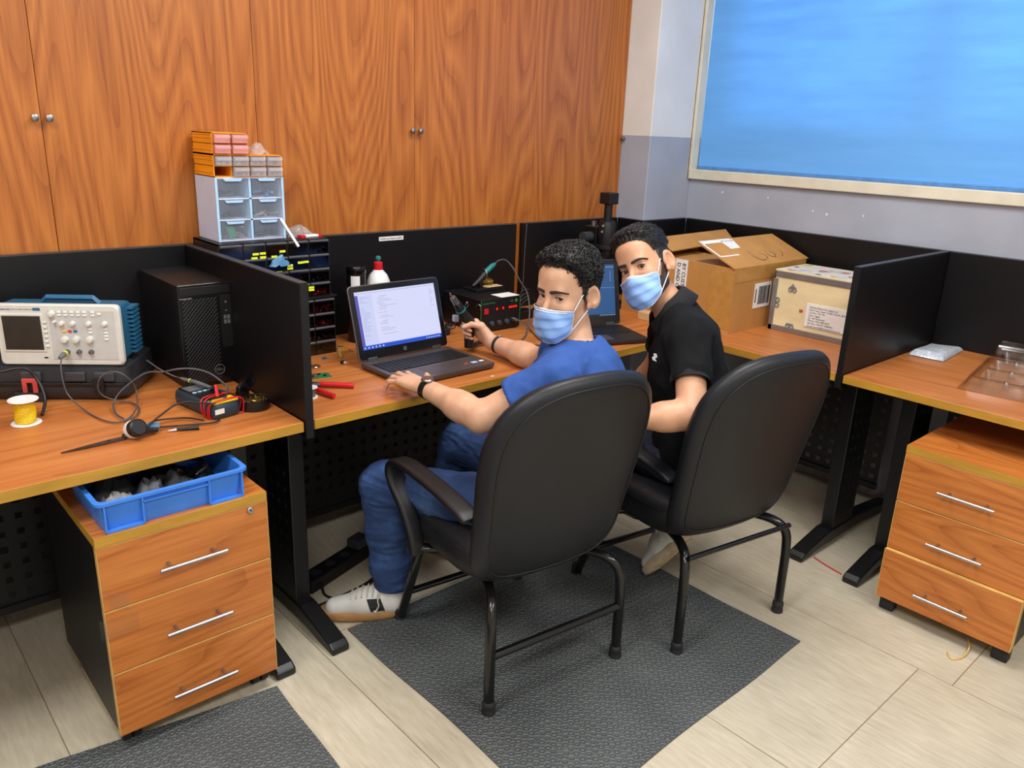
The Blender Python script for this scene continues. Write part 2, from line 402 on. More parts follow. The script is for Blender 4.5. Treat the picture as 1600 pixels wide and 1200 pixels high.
mk('window_frame', B().box(XW - .022, XW + .03, WY1 - .004, WY1 + .013, WZ0, WZ1 + .04), 'cream_frame', win, bevel=.003)
mk('rust_strip', B().box(XW - .023, XW, WY1 + .013, WY1 + .0149, WZ0 - .04, WZ1), 'frame_rust', win)
mk('window_frame', B().box(XW - .022, XW + .03, WY0 - .03, WY0, WZ0 - .04, WZ1 + .04), 'cream_frame', win, bevel=.003)
mk('window_frame', B().box(XW - .022, XW + .03, WY0, WY1, WZ1, WZ1 + .04), 'cream_frame', win, bevel=.003)
NB = 30
bl = B(); bl.grid([[(XW + .032 + .0016 * math.sin(y * 9 + z * 3), y, z) for z in np.linspace(WZ0 + .02, WZ1, 12)] for y in np.linspace(WY0 + .004, WY1 - .008, NB)])
blind = tag(mk('roller_blind', bl, 'blind_blue', smooth=180), 'blue roller blind pulled down over the window', 'blind')
mat('hem_shadow_blue', (84, 138, 196), .6)  # hem colour darkened to carry the shadow line along the blind's foot
mk('hem_bar', B().box(XW + .026, XW + .04, WY0 + .004, WY1 - .008, WZ0 + .008, WZ0 + .024), 'hem_shadow_blue', blind)

# ---------------------------------------------------------------- built-in cupboards
KNOBZ = 1.532
def cupboard(label, doors):
    x0, x1 = doors[0][0], doors[-1][1]
    t = thing('wall_cupboard', label, 'cupboard', ((x0 + x1) / 2, .05, 0), group='built-in cupboards along the back wall')
    for a, b, kx in doors:
        cx = (x0 + x1) / 2
        d = mk('door', B().box(a + .0008 - cx, b - .0008 - cx, -.02, .006, .70, CEIL - .02), 'wood_wall', t, bevel=.0008, seg=1)
        k = B(); k.lathe([(.004, 0), (.004, .012), (.0095, .014), (.011, .018), (.010, .023), (.006, .025)], n=16)
        M = frame((kx - cx, -.02, KNOBZ), (1, 0, 0), (0, 0, 1), (0, -1, 0))
        kk = B(); kk.add(k.v, k.f, M); mk('knob', kk, 'steel', d, smooth=40)
    return t
cupboard('wood-grain cupboard with two knobs, behind the orange organisers and computer tower', [(-.565, .1, .081), (.1, .765, .119)])
cupboard('wood-grain cupboard with two knobs, above the open laptop', [(.765, 1.43, 1.411), (1.43, 2.095, 1.449)])
cupboard('narrow wood-grain cupboard with a single knob next to the pillar', [(2.095, 2.704, 2.692)])
cupboard('wood-grain cupboard furthest left along the back wall', [(-1.895, -1.23, -1.25), (-1.23, -.565, -1.21)])

# ---------------------------------------------------------------- partitions
PZ = 1.143
def panel(label, x0, x1, y0, y1, z0=.70):
    t = thing('partition_panel', label, 'partition', ((x0 + x1) / 2, (y0 + y1) / 2, z0), group='black desk partitions')
    mk('board', B().box(x0, x1, y0, y1, z0, PZ - .003), 'black_laminate', t, local=False, bevel=.001, seg=1)
    mk('edge_strip', B().box(x0, x1, y0, y1, PZ - .003, PZ), 'dark_grey_plastic', t, local=False)  # top trim; its lighter grey stands in for the highlight on the edge
    return t
panel('long black partition behind the oscilloscope and computer tower', -1.2, .472, .001, .024)
pA = panel('black partition between the computer tower and the laptop desk', .473, .497, -.80, .024)
mk('edge_strip', B().box(.4735, .4965, -.803, -.80, .70, PZ), 'black_plastic', pA, local=False)
pM = panel('long black partition behind the open laptop, with a small white label', .498, 1.98, .001, .024)
panel('black partition behind the microscope', 2.02, 2.682, .001, .024)
panel('narrow black partition on the left side of the pillar', 2.682, 2.704, -.172, 0)
panel('narrow black partition on the front of the pillar', 2.705, 3.034, -.172, -.151)
panel('long black partition under the window behind the cardboard box and crate', 3.035, 3.058, -1.471, -.173)
pC = panel('black partition between the crate and the bubble wrap', 2.235, 3.058, -1.495, -1.472)
mk('edge_strip', B().box(2.232, 2.235, -1.4945, -1.4725, .70, PZ), 'black_plastic', pC, local=False)
panel('black partition under the window beside the clear plastic tray', 3.035, 3.058, -3.2, -1.496)
lb = mk('name_label', B().box(1.236, 1.352, -.0012, .001, 1.108, 1.124), 'paper', pM, local=False)
text('label_lettering', 'Soldering Station #001', .0115, frame((1.294, -.0016, 1.1125), (1, 0, 0), (0, 0, 1), (0, -1, 0)), 'ink', lb, .0002, 'CENTER', local=False)

# ---------------------------------------------------------------- desks
def perforated(w, z0, z1, hole=.02, pitch=.05, rows=None):
    """steel sheet in the xz plane with square holes cut through"""
    nx = int(w / pitch); nz = rows or int((z1 - z0) / pitch)
    xs = [0]; zs = [z0]
    ox = (w - nx * pitch) / 2; oz = (z1 - z0 - nz * pitch) / 2
    for i in range(nx): xs += [ox + i * pitch + (pitch - hole) / 2, ox + i * pitch + (pitch + hole) / 2]
    for i in range(nz): zs += [z0 + oz + i * pitch + (pitch - hole) / 2, z0 + oz + i * pitch + (pitch + hole) / 2]
    xs.append(w); zs.append(z1)
    V = [(x, 0, z) for z in zs for x in xs]; F = []; n = len(xs)
    for j in range(len(zs) - 1):
        for i in range(n - 1):
            if i % 2 and j % 2: continue
            F.append((j * n + i, j * n + i + 1, (j + 1) * n + i + 1, (j + 1) * n + i))
    return V, F
def desk(label, loc, w, rz, legs, depth=.8, x0=0.0, modesty=True, wmat='wood_desk_x', myo=-.2, mrange=None):
    t = thing('office_desk', label, 'desk', loc, rz, 'wood-grain office desks')
    mk('desktop', B().prism(rrect(x0, w, -depth + .0025, 0, .008, 3), .722, .75), wmat, t, bevel=.0015, seg=1)
    mk('edge_band', B().prism([(x0 + .006, -depth), (w - .006, -depth), (w, -depth + .008), (w, -depth + .0024), (w - .002, -depth + .0026), (x0 + .002, -depth + .0026), (x0, -depth + .008)] if False else
       [(x0 + .004, -depth), (w - .004, -depth), (w - .001, -depth + .003), (x0 + .001, -depth + .003)], .7225, .7495), 'edge_band', t)
    for lx in legs:
        lg = mk('leg', B().box(lx - .026, lx + .026, -.63, -.46, .06, .722), 'black_metal', t, bevel=.004)
        prof = [(-.865, .0), (-.865, .022), (-.845, .034), (-.76, .052), (-.66, .072), (-.44, .072), (-.2, .045), (-.08, .03), (-.08, 0), (-.2, .0), (-.3, .022), (-.7, .022), (-.8, .004)]
        mk('foot', B().prism(prof, lx - .03, lx + .03, 'x'), 'black_metal', lg, bevel=.006)
        hb = B()
        for k in range(10):
            for q in range(3):
                hb.box(lx - .0266, lx - .0255, -.60 + q * .045, -.585 + q * .045, .12 + k * .055, .135 + k * .055)
                hb.box(lx + .0255, lx + .0266, -.60 + q * .045, -.585 + q * .045, .12 + k * .055, .135 + k * .055)
        mk('side_slots', hb, 'rubber', lg, kind='stuff')
        mk('bracket', B().box(lx - .02, lx + .02, -.74, -.08, .70, .722), 'black_metal', lg)
    if modesty:
        a, b = mrange or (legs[0], legs[-1])
        V, F = perforated(b - a, .13, .60)
        mp = mk('modesty_panel', ([(x + a, y + myo, z) for x, y, z in V], F), 'black_metal', t, solid=.002)
        mk('panel_rail', B().box(a, b, myo - .012, myo + .012, .11, .135), 'black_metal', mp); mk('panel_rail', B().box(a, b, myo - .012, myo + .012, .595, .63), 'black_metal', mp)
    return t
desk('wood-grain desk with the oscilloscope and computer tower', (-1.2, 0, 0), 1.67, 0, [.15, 1.545])
desk('wood-grain desk with the open laptop and soldering gear', (.5, 0, 0), 1.5, 0, [.024, 1.47])
desk('wood-grain desk in the corner under the microscope', (2.003, 0, 0), .678, 0, [], modesty=False)
desk('wood-grain desk carrying the cardboard box and crate', (3.034, -.8015, 0), .669, -90, [.66], wmat='wood_desk_x', mrange=(.0, .66))
desk('wood-grain desk with the bubble wrap and clear plastic tray', (3.034, -1.497, 0), 1.5, -90, [.185, 1.45])
# filler top in the corner by the pillar
co = B().box(2.682, 3.033, -.8, -.174, .722, .75)
tag(mk('corner_worktop', co, 'wood_desk_y', bevel=.001), 'wood-grain corner worktop behind the cardboard box', 'worktop')

# ---------------------------------------------------------------- drawer pedestals
def pedestal(label, loc, rz, castors, open3=0):
    t = thing('drawer_pedestal', label, 'drawer unit', loc, rz, 'three-drawer pedestals')
    w = .21
    mk('carcass', B().box(-w, w, .02, .5, .062, .588), 'black_laminate', t)
    mk('carcass_edge', B().box(-w, -w + .016, .0185, .0205, .06, .588).box(w - .016, w, .0185, .0205, .06, .588).box(-w, w, .0185, .5, .058, .062), 'edge_thin', t)
    mk('top_board', B().box(-w, w, .003, .5, .59, .615), 'wood_drawer', t)
    mk('edge_band', B().box(-w, w, 0, .003, .59, .615).box(-w - .0012, -w, 0, .5, .59, .615), 'edge_band', t)
    for z0, z1, hz, op in ((.419, .587, .499, 0), (.242, .415, .316, 0), (.057, .238, .130, open3)):
        d = mk('drawer', B().box(-w + .001, w - .001, -op + .001, .018 - op, z0, z1), 'wood_drawer', t, bevel=.001, seg=1)
        mk('drawer_edge', B().box(-w + .001, w - .001, .001 - op, .018 - op, z1, z1 + .0018).box(-w - .0005, -w + .001, .001 - op, .018 - op, z0, z1).box(w - .001, w + .0005, .001 - op, .018 - op, z0, z1), 'edge_thin', d)
        if op: mk('drawer_box', B().box(-w + .02, w - .02, .018 - op, .05, z0 + .02, z1 - .03), 'black_laminate', d)
        h = B(); h.tube([(-.083, -.032 - op, hz), (.083, -.032 - op, hz)], .0052, 12)
        for q in (-.055, .055): h.tube([(q, -.032 - op, hz), (q, .002 - op, hz)], .0042, 10)
        mk('handle', h, 'chrome', d, smooth=40)
    if castors:
        M = frame((.163, .0, .575), (1, 0, 0), (0, 0, 1), (0, -1, 0))
        lk = B(); lk.lathe([(.0095, -.001), (.0095, .003), (.008, .0045), (.0045, .0045), (.0045, .002), (.001, .002)], n=20); k2 = B(); k2.add(lk.v, lk.f, M)
        l = mk('lock', k2, 'chrome', t, smooth=40)
        mk('keyhole', B().cbox((.163, -.0035, .575), (.0015, .002, .005)), 'black_plastic', l)
        for x in (-w + .035, w - .035):
            for y in (.06, .44):
                c = B(); c.cyl((x - .022, y, .026), (x - .004, y, .026), .026, n=18); c.cyl((x + .004, y, .026), (x + .022, y, .026), .026, n=18); c.box(x - .004, x + .004, y - .012, y + .012, .02, .06)
                mk('castor', c, 'rubber', t, smooth=40)
        # torn strips of clear tape
        tp = B(); tp.grid([[(-w + .012 + .045 * u, -.0008 - .002 * u * v, .47 - .045 * v - .02 * u) for v in np.linspace(0, 1, 5)] for u in np.linspace(0, 1, 7)])
        mk('tape', tp, 'clear_tape', t)
        tp = B(); tp.grid([[(-w - .012 + .085 * u, -.001 - .003 * u * (1 - v) + (.014 if u < .12 else 0), .395 - .055 * v) for v in np.linspace(0, 1, 5)] for u in np.linspace(0, 1, 9)])
        mk('tape', tp, 'clear_tape', t)
    else:
        for x in (-w + .03, w - .03):
            for y in (.035, .45):
                mk('castor', B().box(x - .024, x + .024, y - .02, y + .02, 0, .045).box(x - .015, x + .015, y - .015, y + .015, .045, .062), 'rubber', t, bevel=.004)
    return t
pedestal('wooden drawer pedestal on castors under the blue tray', (.10, -.88, 0), 0, True)
pedestal('wooden drawer pedestal with its bottom drawer ajar, near the right wall', (2.098, -2.019, 0), -90, False, .014)

# ---------------------------------------------------------------- floor mats
def rubber_mat():
    m, nt, b = new_mat('mat_rubber')
    tc = nd(nt, 'ShaderNodeTexCoord')
    vo = nd(nt, 'ShaderNodeTexVoronoi'); vo.inputs['Scale'].default_value = 46; vo.inputs['Randomness'].default_value = .25; nt.links.new(tc.outputs['Object'], vo.inputs['Vector'])
    k = nd(nt, 'ShaderNodeMath', operation='MULTIPLY'); k.inputs[1].default_value = 15; nt.links.new(vo.outputs['Distance'], k.inputs[0])
    sn = nd(nt, 'ShaderNodeMath', operation='SINE'); nt.links.new(k.outputs[0], sn.inputs[0])
    nz = nd(nt, 'ShaderNodeTexNoise'); nz.inputs['Scale'].default_value = 3.5; nz.inputs['Detail'].default_value = 6; nt.links.new(tc.outputs['Object'], nz.inputs['Vector'])
    cr = nd(nt, 'ShaderNodeValToRGB'); e = cr.color_ramp.elements; e[0].position = .3; e[0].color = lin((76, 80, 81)); e[1].position = .7; e[1].color = lin((97, 101, 100)); nt.links.new(nz.outputs['Fac'], cr.inputs[0])
    mx = nd(nt, 'ShaderNodeMix', data_type='RGBA', blend_type='MULTIPLY'); mx.inputs[0].default_value = .5
    mr = nd(nt, 'ShaderNodeMapRange'); mr.inputs[1].default_value = -1; mr.inputs[3].default_value = .55; nt.links.new(sn.outputs[0], mr.inputs[0])
    nt.links.new(cr.outputs[0], mx.inputs[6]); nt.links.new(mr.outputs[0], mx.inputs[7]); nt.links.new(mx.outputs[2], b.inputs['Base Color'])
    bp = nd(nt, 'ShaderNodeBump'); bp.inputs['Strength'].default_value = .6; bp.inputs['Distance'].default_value = .003
    nt.links.new(sn.outputs[0], bp.inputs['Height']); nt.links.new(bp.outputs[0], b.inputs['Normal']); b.inputs['Roughness'].default_value = .5
rubber_mat()
def floor_rug(label, corners, loc):
    t = B(); n = 24
    c = [Vector((x - loc[0], y - loc[1], 0)) for x, y in corners]
    out = []
    for i in range(4):
        a, b = c[i], c[(i + 1) % 4]; nrm = Vector((b.y - a.y, a.x - b.x, 0)).normalized()
        for k in range(n):
            u = k / n; out.append(a.lerp(b, u) + nrm * (.004 * math.sin(u * 9 + i) * min(1, 6 * u * (1 - u))))
    t.prism([(p.x, p.y) for p in out], .0005, .006)
    o = mk('floor_mat', t, 'mat_rubber'); o.location = (loc[0], loc[1], 0)
    return tag(o, label, 'mat', 'grey rubber floor mats')
floor_rug('grey textured rubber mat under the two office chairs', [(.60, -.775), (.60, -1.755), (1.70, -1.745), (1.69, -.80)], (1.15, -1.25))
floor_rug('grey textured rubber mat under the drawer pedestal at lower left', [(-.78, -.72), (-.86, -1.75), (.25, -1.85), (.303, -.885)], (-.3, -1.3))

# ---------------------------------------------------------------- office chairs
HALF = [(0, 0), (.13, .0), (.195, .009), (.230, .034), (.246, .08), (.254, .14), (.260, .21), (.266, .285), (.271, .35), (.272, .41), (.266, .47), (.246, .525), (.212, .568), (.165, .599), (.105, .617), (.05, .623), (0, .624)]
def loop_pts(k):
    """outline of the back: wide rounded shoulders over a narrower waist; k insets towards the middle"""
    rp = [(p.x, p.y) for p in catmull([(x, z, 0) for x, z in HALF], 2)]
    o = rp + [(-x, z) for x, z in rp[-2:0:-1]]
    zc = .668
    return [(x * (1 - k / .26) - .012, zc + (z + .356 - zc) * (1 - k / .31)) for x, z in o]
def chair(label, loc, rz, bar_z, bar_r):
    t = thing('office_chair', label, 'chair', loc, rz, 'black leather office chairs')
    def bend(x, y, z): return (x, y + .55 * x * x - .205 - .235 * (z - .4) + .10 * max(0, .46 - z) ** 1.0, z)
    prof = [(.249, .0), (.18, -.002), (.10, -.004), (.05, -.004), (.022, .0), (.006, .012), (.0, .028), (.006, .046), (.022, .058), (.06, .07), (.13, .08), (.249, .085)]
    rings = [[bend(x, y - .045, z) for x, z in loop_pts(k)] for k, y in prof]
    bk = mk('backrest', B().rings(rings), 'leather', t, smooth=60)
    mk('piping', B().tube([bend(x, -.047, z) for x, z in loop_pts(.03)], .0022, 6, loop=True), 'black_plastic', bk, smooth=180)
    # seat: rounded cushion in rings
    def sring(k, z, n=40):
        o = []
        for i in range(n):
            a = 2 * math.pi * i / n; c, s = math.cos(a), math.sin(a)
            o.append((.245 * math.copysign(abs(c) ** .5, c) * (1 - k), .02 + .225 * math.copysign(abs(s) ** .5, s) * (1 - k), z - (.02 * max(0, s) ** 2 if k < .6 else .0)))
        return o
    st = mk('seat', B().rings([sring(.9, .345), sring(.3, .345), sring(.08, .35), sring(.0, .375), sring(0, .41), sring(.02, .438), sring(.07, .455), sring(.25, .464), sring(.9, .466)]), 'leather', t, smooth=60)
    mk('seat_seam', B().tube([(x, y, z) for x, y, z in sring(.012, .432)], .002, 6, loop=True), 'black_plastic', st, smooth=180)
    for s in (-1, 1):
        p = catmull([(s * .13, .05, .338), (s * .165, -.12, .338), (s * .205, -.215, .335), (s * .228, -.252, .305), (s * .234, -.262, .24), (s * .235, -.264, .12), (s * .235, -.265, .008)], 5)
        l = mk('leg', B().tube(p, .0152, 14), 'black_gloss', t, smooth=60)
        mk('rubber_foot', B().lathe([(.0195, 0), (.0202, .004), (.0182, .012), (.0182, .022), (.0195, .024), (.0182, .036), (.0155, .04)], (s * .235, -.265, 0), 16), 'rubber', l, smooth=40)
        p = [(s * .13, .05, .336), (s * .215, .085, .336), (s * .25, .102, .345), (s * .246, .15, .24), (s * .235, .262, .008)]
        l = mk('leg', B().tube(p, .0152, 14), 'black_gloss', t, smooth=60)
        mk('rubber_foot', B().lathe([(.0195, 0), (.0202, .004), (.0182, .012), (.0182, .022), (.0195, .024), (.0182, .036), (.0155, .04)], (s * .235, .265, 0), 16), 'rubber', l, smooth=40)
        # arm: flat plastic band that rises from the front leg and sweeps back
        path = catmull([(.262, .10, .325), (.264, .115, .385), (.270, .15, .46), (.278, .188, .515), (.283, .206, .562), (.284, .184, .598), (.283, .12, .613), (.281, .02, .613), (.277, -.08, .605), (.272, -.16, .591), (.268, -.21, .578)], 4)
        rg = []
        for i, q in enumerate(path):
            tn = (path[min(i + 1, len(path) - 1)] - path[max(i - 1, 0)]).normalized()
            sx = Vector((1, 0, 0)); nn = tn.cross(sx).normalized(); u = i / (len(path) - 1)
            hw = .022 + .008 * min(1, u * 3) ; th = .0155 - .006 * u
            if u < .04 or u > .97: th *= .75
            rg.append([Vector((s * (q + sx * hw * math.copysign(abs(math.cos(a)) ** .6, math.cos(a)) + nn * th * math.copysign(abs(math.sin(a)) ** .6, math.sin(a))).x, (q + sx * hw * math.cos(a) + nn * th * math.copysign(abs(math.sin(a)) ** .6, math.sin(a))).y, (q + sx * hw * math.cos(a) + nn * th * math.copysign(abs(math.sin(a)) ** .6, math.sin(a))).z)) for a in [2 * math.pi * j / 14 for j in range(14)]])
        if s > 0: rg = [r[::-1] for r in rg]
        ar = mk('armrest', B().rings(rg), 'black_plastic', t, smooth=50)
        mk('bolt', B().cyl((s * .245, -.198, .578), (s * .297, -.198, .578), .006, n=10), 'steel', ar, smooth=40)
    mk('rear_bar', B().tube([(-.23, -.264, bar_z), (.23, -.264, bar_z)], bar_r, 12), 'black_gloss', t, smooth=60)
    mk('front_bar', B().tube([(-.237, .205, .13), (.237, .205, .13)], .011, 12), 'black_gloss', t, smooth=60)
    return t
chair('black leather office chair nearest the camera, seating the man in blue', (.968, -1.12, .006), -7.1, .18, .0125)
chair('black leather office chair beside the crate, seating the man in black', (1.615, -1.30, .003), -10, .33, .0085)
# ================================================================ things on the desks
DZ = .75
def cable(name, label, pts, r, m, cat='cable', n=6, group=None):
    P = catmull(pts, n); c = P[len(P) // 2]
    o = mk(name, B().tube([p - Vector((c.x, c.y, 0)) for p in P], r, 8), m, smooth=180); o.location = (c.x, c.y, 0)
    return tag(o, label, cat, group)
def offset(b, M):
    q = B(); q.add(b.v, b.f, M); return q

# ---- oscilloscope on its carrying case
TH = -36
mat('case_grey', (40, 42, 46), .5, vary=.08)
cz = thing('tool_case', 'black plastic carrying case with a red latch under the oscilloscope', 'case', (.0155, -.254, DZ), TH)
W = .165
def case_half(z0, z1, y0, grow):
    b = B(); rg = []
    for z, k in ((z0, .02 if grow else .004), (z0 + (z1 - z0) * .35, .004), (z1 - .008, 0 if grow else .006), (z1, .0 if grow else .02)):
        rg.append([(x, y, z) for x, y in rrect(-.26 + k, W - k, y0 + k, .26 - k, .03, 3)])
    return b.rings(rg)
mk('lower_shell', case_half(.0, .05, 0, True), 'case_grey', cz, smooth=35)
mk('upper_shell', case_half(.053, .105, .002, False), 'case_grey', cz, smooth=35)
mk('ridge', B().box(-.25, .155, -.004, .01, .046, .058), 'black_plastic', cz, bevel=.003)
for x in (-.10, .02, .10): mk('front_rib', B().box(x - .028, x + .028, -.006, .01, .062, .09), 'dark_grey_plastic', cz, bevel=.004)
mk('latch', B().prism([(-.122, .03), (-.11, .03), (-.11, .06), (-.094, .06), (-.094, .03), (-.082, .03), (-.082, .072), (-.122, .072)], -.014, -.005, 'y'), 'red_faded', cz, bevel=.002)
mk('latch', B().box(.07, .10, -.012, -.003, .03, .075).box(.077, .093, -.016, -.01, .045, .058), 'black_plastic', cz, bevel=.002)
mk('handle_recess', B().box(-.15, -.07, -.007, .0, .0, .03), 'rubber', cz, bevel=.003)

sc = thing('oscilloscope', 'white and blue bench oscilloscope standing on the black case', 'oscilloscope', (.0125, -.236, DZ + .106), TH)
sw, sh = .168, .178
def sbox(x0, x1, z0, z1, y0, y1): return B().box(x0, x1, y0, y1, z0, z1)
mk('housing', B().rings([[(x, y, z) for x, z in rrect(-sw + k, sw - k, .004 + k, sh - k, .012, 3)] for y, k in ((.02, .004), (.09, .004), (.135, .014))]), 'scope_blue', sc, smooth=30)
fins = B()
for k in range(11): fins.box(sw - .012, sw + .012, .075, .13, .02 + k * .013, .027 + k * .013)
mk('cooling_fins', fins, 'scope_blue', sc)
mk('front_bezel', B().rings([[(x, y, z) for x, z in rrect(-sw + k, sw - k, .0 + k, sh - k, .012, 3)] for y, k in ((.022, .001), (.006, .0), (.0, .004))]), 'scope_white', sc, smooth=30)
mk('control_panel', sbox(-.022, sw - .012, .018, sh - .015, -.0015, .001), 'scope_panel', sc, bevel=.001)
mk('screen_surround', sbox(-.152, -.038, .04, .152, -.003, .001), 'scope_white', sc, bevel=.002)
mk('screen', sbox(-.146, -.044, .047, .145, -.0042, -.0025), 'screen_off', sc)
mk('carry_handle', B().tube([(-.055, .05, sh - .006), (-.042, .05, sh + .010), (.085, .05, sh + .010), (.1, .05, sh - .006)], .009, 4), 'scope_blue', sc, smooth=30)
def knob(x, z, r, p=sc, m='scope_white', d=.012):
    mk('knob', offset(B().lathe([(r * 1.15, 0), (r, .003), (r * .92, d), (r * .7, d + .001)], n=18), frame((x, -.0015, z), (1, 0, 0), (0, 0, 1), (0, -1, 0))), m, p, smooth=40)
for x, z, r in ((-.012, .152, .0085), (.012, .125, .007), (.042, .125, .007), (.085, .125, .007), (.128, .125, .007), (.015, .078, .0095), (.046, .078, .0095), (.083, .078, .0095), (-.006, .13, .004)): knob(x, z, r)
def button(x, z, w=.010, h=.006, m='white_plastic', p=sc):
    return mk('button', B().cbox((x, -.003, z), (w, .004, h)), m, p, bevel=.001, seg=1)
b0 = button(0, 0); bp_ = []
pos = [(.008 + i * .017, z) for i in range(5) for z in (.149, .1575)] + [(.098, .149), (.098, .1575)] + [(-.034, .058 + i * .014) for i in range(6)] + [(.086, .1085), (.086, .099)] + [(.128, .1085 - i * .0098) for i in range(4)] + [(.115, .153)]
b0.location = (pos[0][0], 0, pos[0][1])
for x, z in pos[1:]: piece('button', b0, sc, (x, 0, z))
button(.016, .102, m='yellow_wire'); button(.031, .102, m='red_plastic'); button(.046, .102, m='scope_blue')
for x in (.018, .05, .083):
    mk('bnc_socket', offset(B().lathe([(.007, 0), (.007, .004), (.0055, .004), (.0055, .012), (.003, .012), (.003, .006)], n=16), frame((x, -.0015, .042), (1, 0, 0), (0, 0, 1), (0, -1, 0))), 'steel', sc, smooth=40)
mk('usb_port', sbox(-.048, -.038, .021, .025, -.001, .001), 'black_plastic', sc)
mk('brand_strip', sbox(-.062, -.042, .160, .168, -.0008, .001), 'scope_blue', sc)
mat('ink_purple', (70, 50, 140), .6)
FM = lambda x, z, y=-.0006: frame((x, y, z), (1, 0, 0), (0, 0, 1), (0, -1, 0))
text('brand_lettering', 'Tektronix', .0078, FM(-.152, .161), 'ink_purple', sc)
text('model_lettering', 'TDS 1001C-EDU  DIGITAL STORAGE', .0042, FM(-.118, .162), 'ink_grey', sc)
mk('foot', B().box(-.14, -.11, .01, .06, -.0012, .005).box(.10, .13, .01, .06, -.0012, .005), 'scope_white', sc)
# probe plug on channel one
o = thing('probe_plug', 'grey probe plug with a yellow ring on the oscilloscope input', 'probe', (.0125, -.236, DZ + .106), TH)
mk('plug_body', B().tube([(.018, -.012, .042), (.018, -.032, .041), (.015, -.05, .036)], [.0075, .008, .005], 12), 'mid_grey_plastic', o, smooth=40)
mk('plug_band', B().tube([(.0178, -.02, .0417), (.0178, -.027, .0413)], .0086, 12), 'yellow_label', o, smooth=40)
cable('probe_cable', 'thin grey probe cable looping from the oscilloscope over the desk', [(.0, -.285, .892), (-.008, -.30, .87), (-.01, -.312, .83), (-.003, -.322, .79), (0.022, -0.384, 0.756), (0.038, -0.475, 0.755), (0.063, -0.517, 0.755), (0.101, -0.502, 0.757), (0.138, -0.446, 0.765), (0.159, -0.38, 0.78), (0.156, -0.375, 0.81), (0.128, -0.372, 0.845), (0.102, -0.354, 0.85), (0.077, -0.346, 0.835), (0.071, -0.334, 0.8), (0.084, -0.335, 0.775), (0.114, -0.349, 0.76), (0.144, -0.382, 0.756), (0.145, -0.441, 0.756), (0.118, -0.499, 0.756), (0.082, -0.52, 0.757)], .0021, 'cable_grey')
cable('probe_cable', 'dark cable arching in a high loop in front of the computer tower', [(0.083, -0.505, 0.758), (0.079, -0.446, 0.758), (0.094, -0.385, 0.765), (0.116, -0.373, 0.79), (0.153, -0.379, 0.82), (0.189, -0.401, 0.845), (0.222, -0.436, 0.85), (0.249, -0.464, 0.86), (0.287, -0.483, 0.86), (0.321, -0.513, 0.85), (0.342, -0.548, 0.83), (0.353, -0.567, 0.81), (0.314, -0.632, 0.803)], .0026, 'cable_grey')
cable('lead_cable', 'short dark lead running to the grey probe beside the computer tower', [(0.213, -0.325, 0.86), (0.233, -0.373, 0.84), (0.262, -0.392, 0.82), (0.277, -0.414, 0.815)], .002, 'cable_grey')
pr = thing('test_probe', 'slim grey oscilloscope probe lying on the multimeter', 'probe', (.30, -.465, .805))
mk('probe_body', B().tube([(0.277, -0.414, 0.815), (.285, -.43, .813), (0.301, -0.465, 0.812), (0.323, -0.521, 0.806)], [.0035, .0055, .006, .005], 10), 'mid_grey_plastic', pr, smooth=40, local=False)
mk('probe_band', B().tube([(.291, -.443, .8128), (.2925, -.446, .8127)], .0064, 10), 'yellow_label', pr, local=False)
mk('probe_tip', B().tube([(0.323, -0.521, 0.806), (0.345, -0.568, 0.803), (0.357, -0.615, 0.802)], [.0045, .003, .0015], 10), 'dark_grey_plastic', pr, smooth=40, local=False)
cable('power_cable', 'thick black cable draped over the left end of the black case', [(-.20, -.235, .865), (-0.143, -0.25, 0.868), (-0.109, -0.255, 0.872), (-0.083, -0.258, 0.866), (-0.066, -0.263, 0.84), (-0.058, -0.282, 0.81), (-0.06, -0.305, 0.78), (-0.079, -0.346, 0.757)], .0045, 'cable_black')
# spool of yellow wire
sp = thing('wire_spool', 'white spool wound with yellow wire in front of the black case', 'spool', (-.123, -.372, DZ))
mk('flange', B().lathe([(.001, 0), (.036, 0), (.037, .0015), (.036, .003), (.001, .003)], n=32), 'white_plastic', sp, smooth=40)
mk('flange', B().lathe([(.001, .066), (.036, .066), (.037, .0675), (.036, .069), (.011, .069), (.010, .067), (.001, .067)], n=32), 'white_plastic', sp, smooth=40)
hx = []
for i in range(26 * 14):
    a = i / 26 * 2 * math.pi; hx.append(((.0235 + .0013 * math.sin(i * .7) ) * math.cos(a), (.0235 + .0013 * math.sin(i * .7)) * math.sin(a), .005 + .059 * i / (26 * 14)))
mk('wire_winding', B().lathe([(.022, .003), (.022, .066)], n=24), 'yellow_wire', sp)
mk('wire', B().tube(hx, .0023, 5), 'yellow_wire', sp, smooth=180)
# computer tower
tw = thing('computer_tower', 'black computer tower standing against the partition', 'computer', (.397, -.34, DZ))
mk('case', B().box(-.083, .083, .012, .336, .006, .324), 'black_plastic', tw, bevel=.003)
mk('front_bezel', B().box(-.083, .083, 0, .012, .004, .325), 'black_gloss', tw, bevel=.003)
mk('drive_bay', B().box(-.076, .076, -.001, .002, .29, .316), 'black_plastic', tw, bevel=.001)
gr = B()
for r in range(42):
    for c in range(9):
        x = -.072 + c * .0115 + (.0058 if r % 2 else 0); z = .016 + r * .0063
        gr.add([(x, -.0012, z), (x + .0075, -.0012, z + .0035), (x + .0075, -.0012, z + .0058), (x, -.0012, z + .0023), (x, .001, z), (x + .0075, .001, z + .0035), (x + .0075, .001, z + .0058), (x, .001, z + .0023)], [(3, 2, 1, 0), (0, 1, 5, 4), (1, 2, 6, 5), (2, 3, 7, 6), (3, 0, 4, 7)])
mk('grille', gr, 'dark_grey_plastic', tw, kind='stuff')
mk('port_strip', B().box(.042, .076, -.0015, .002, .12, .285), 'black_plastic', tw)
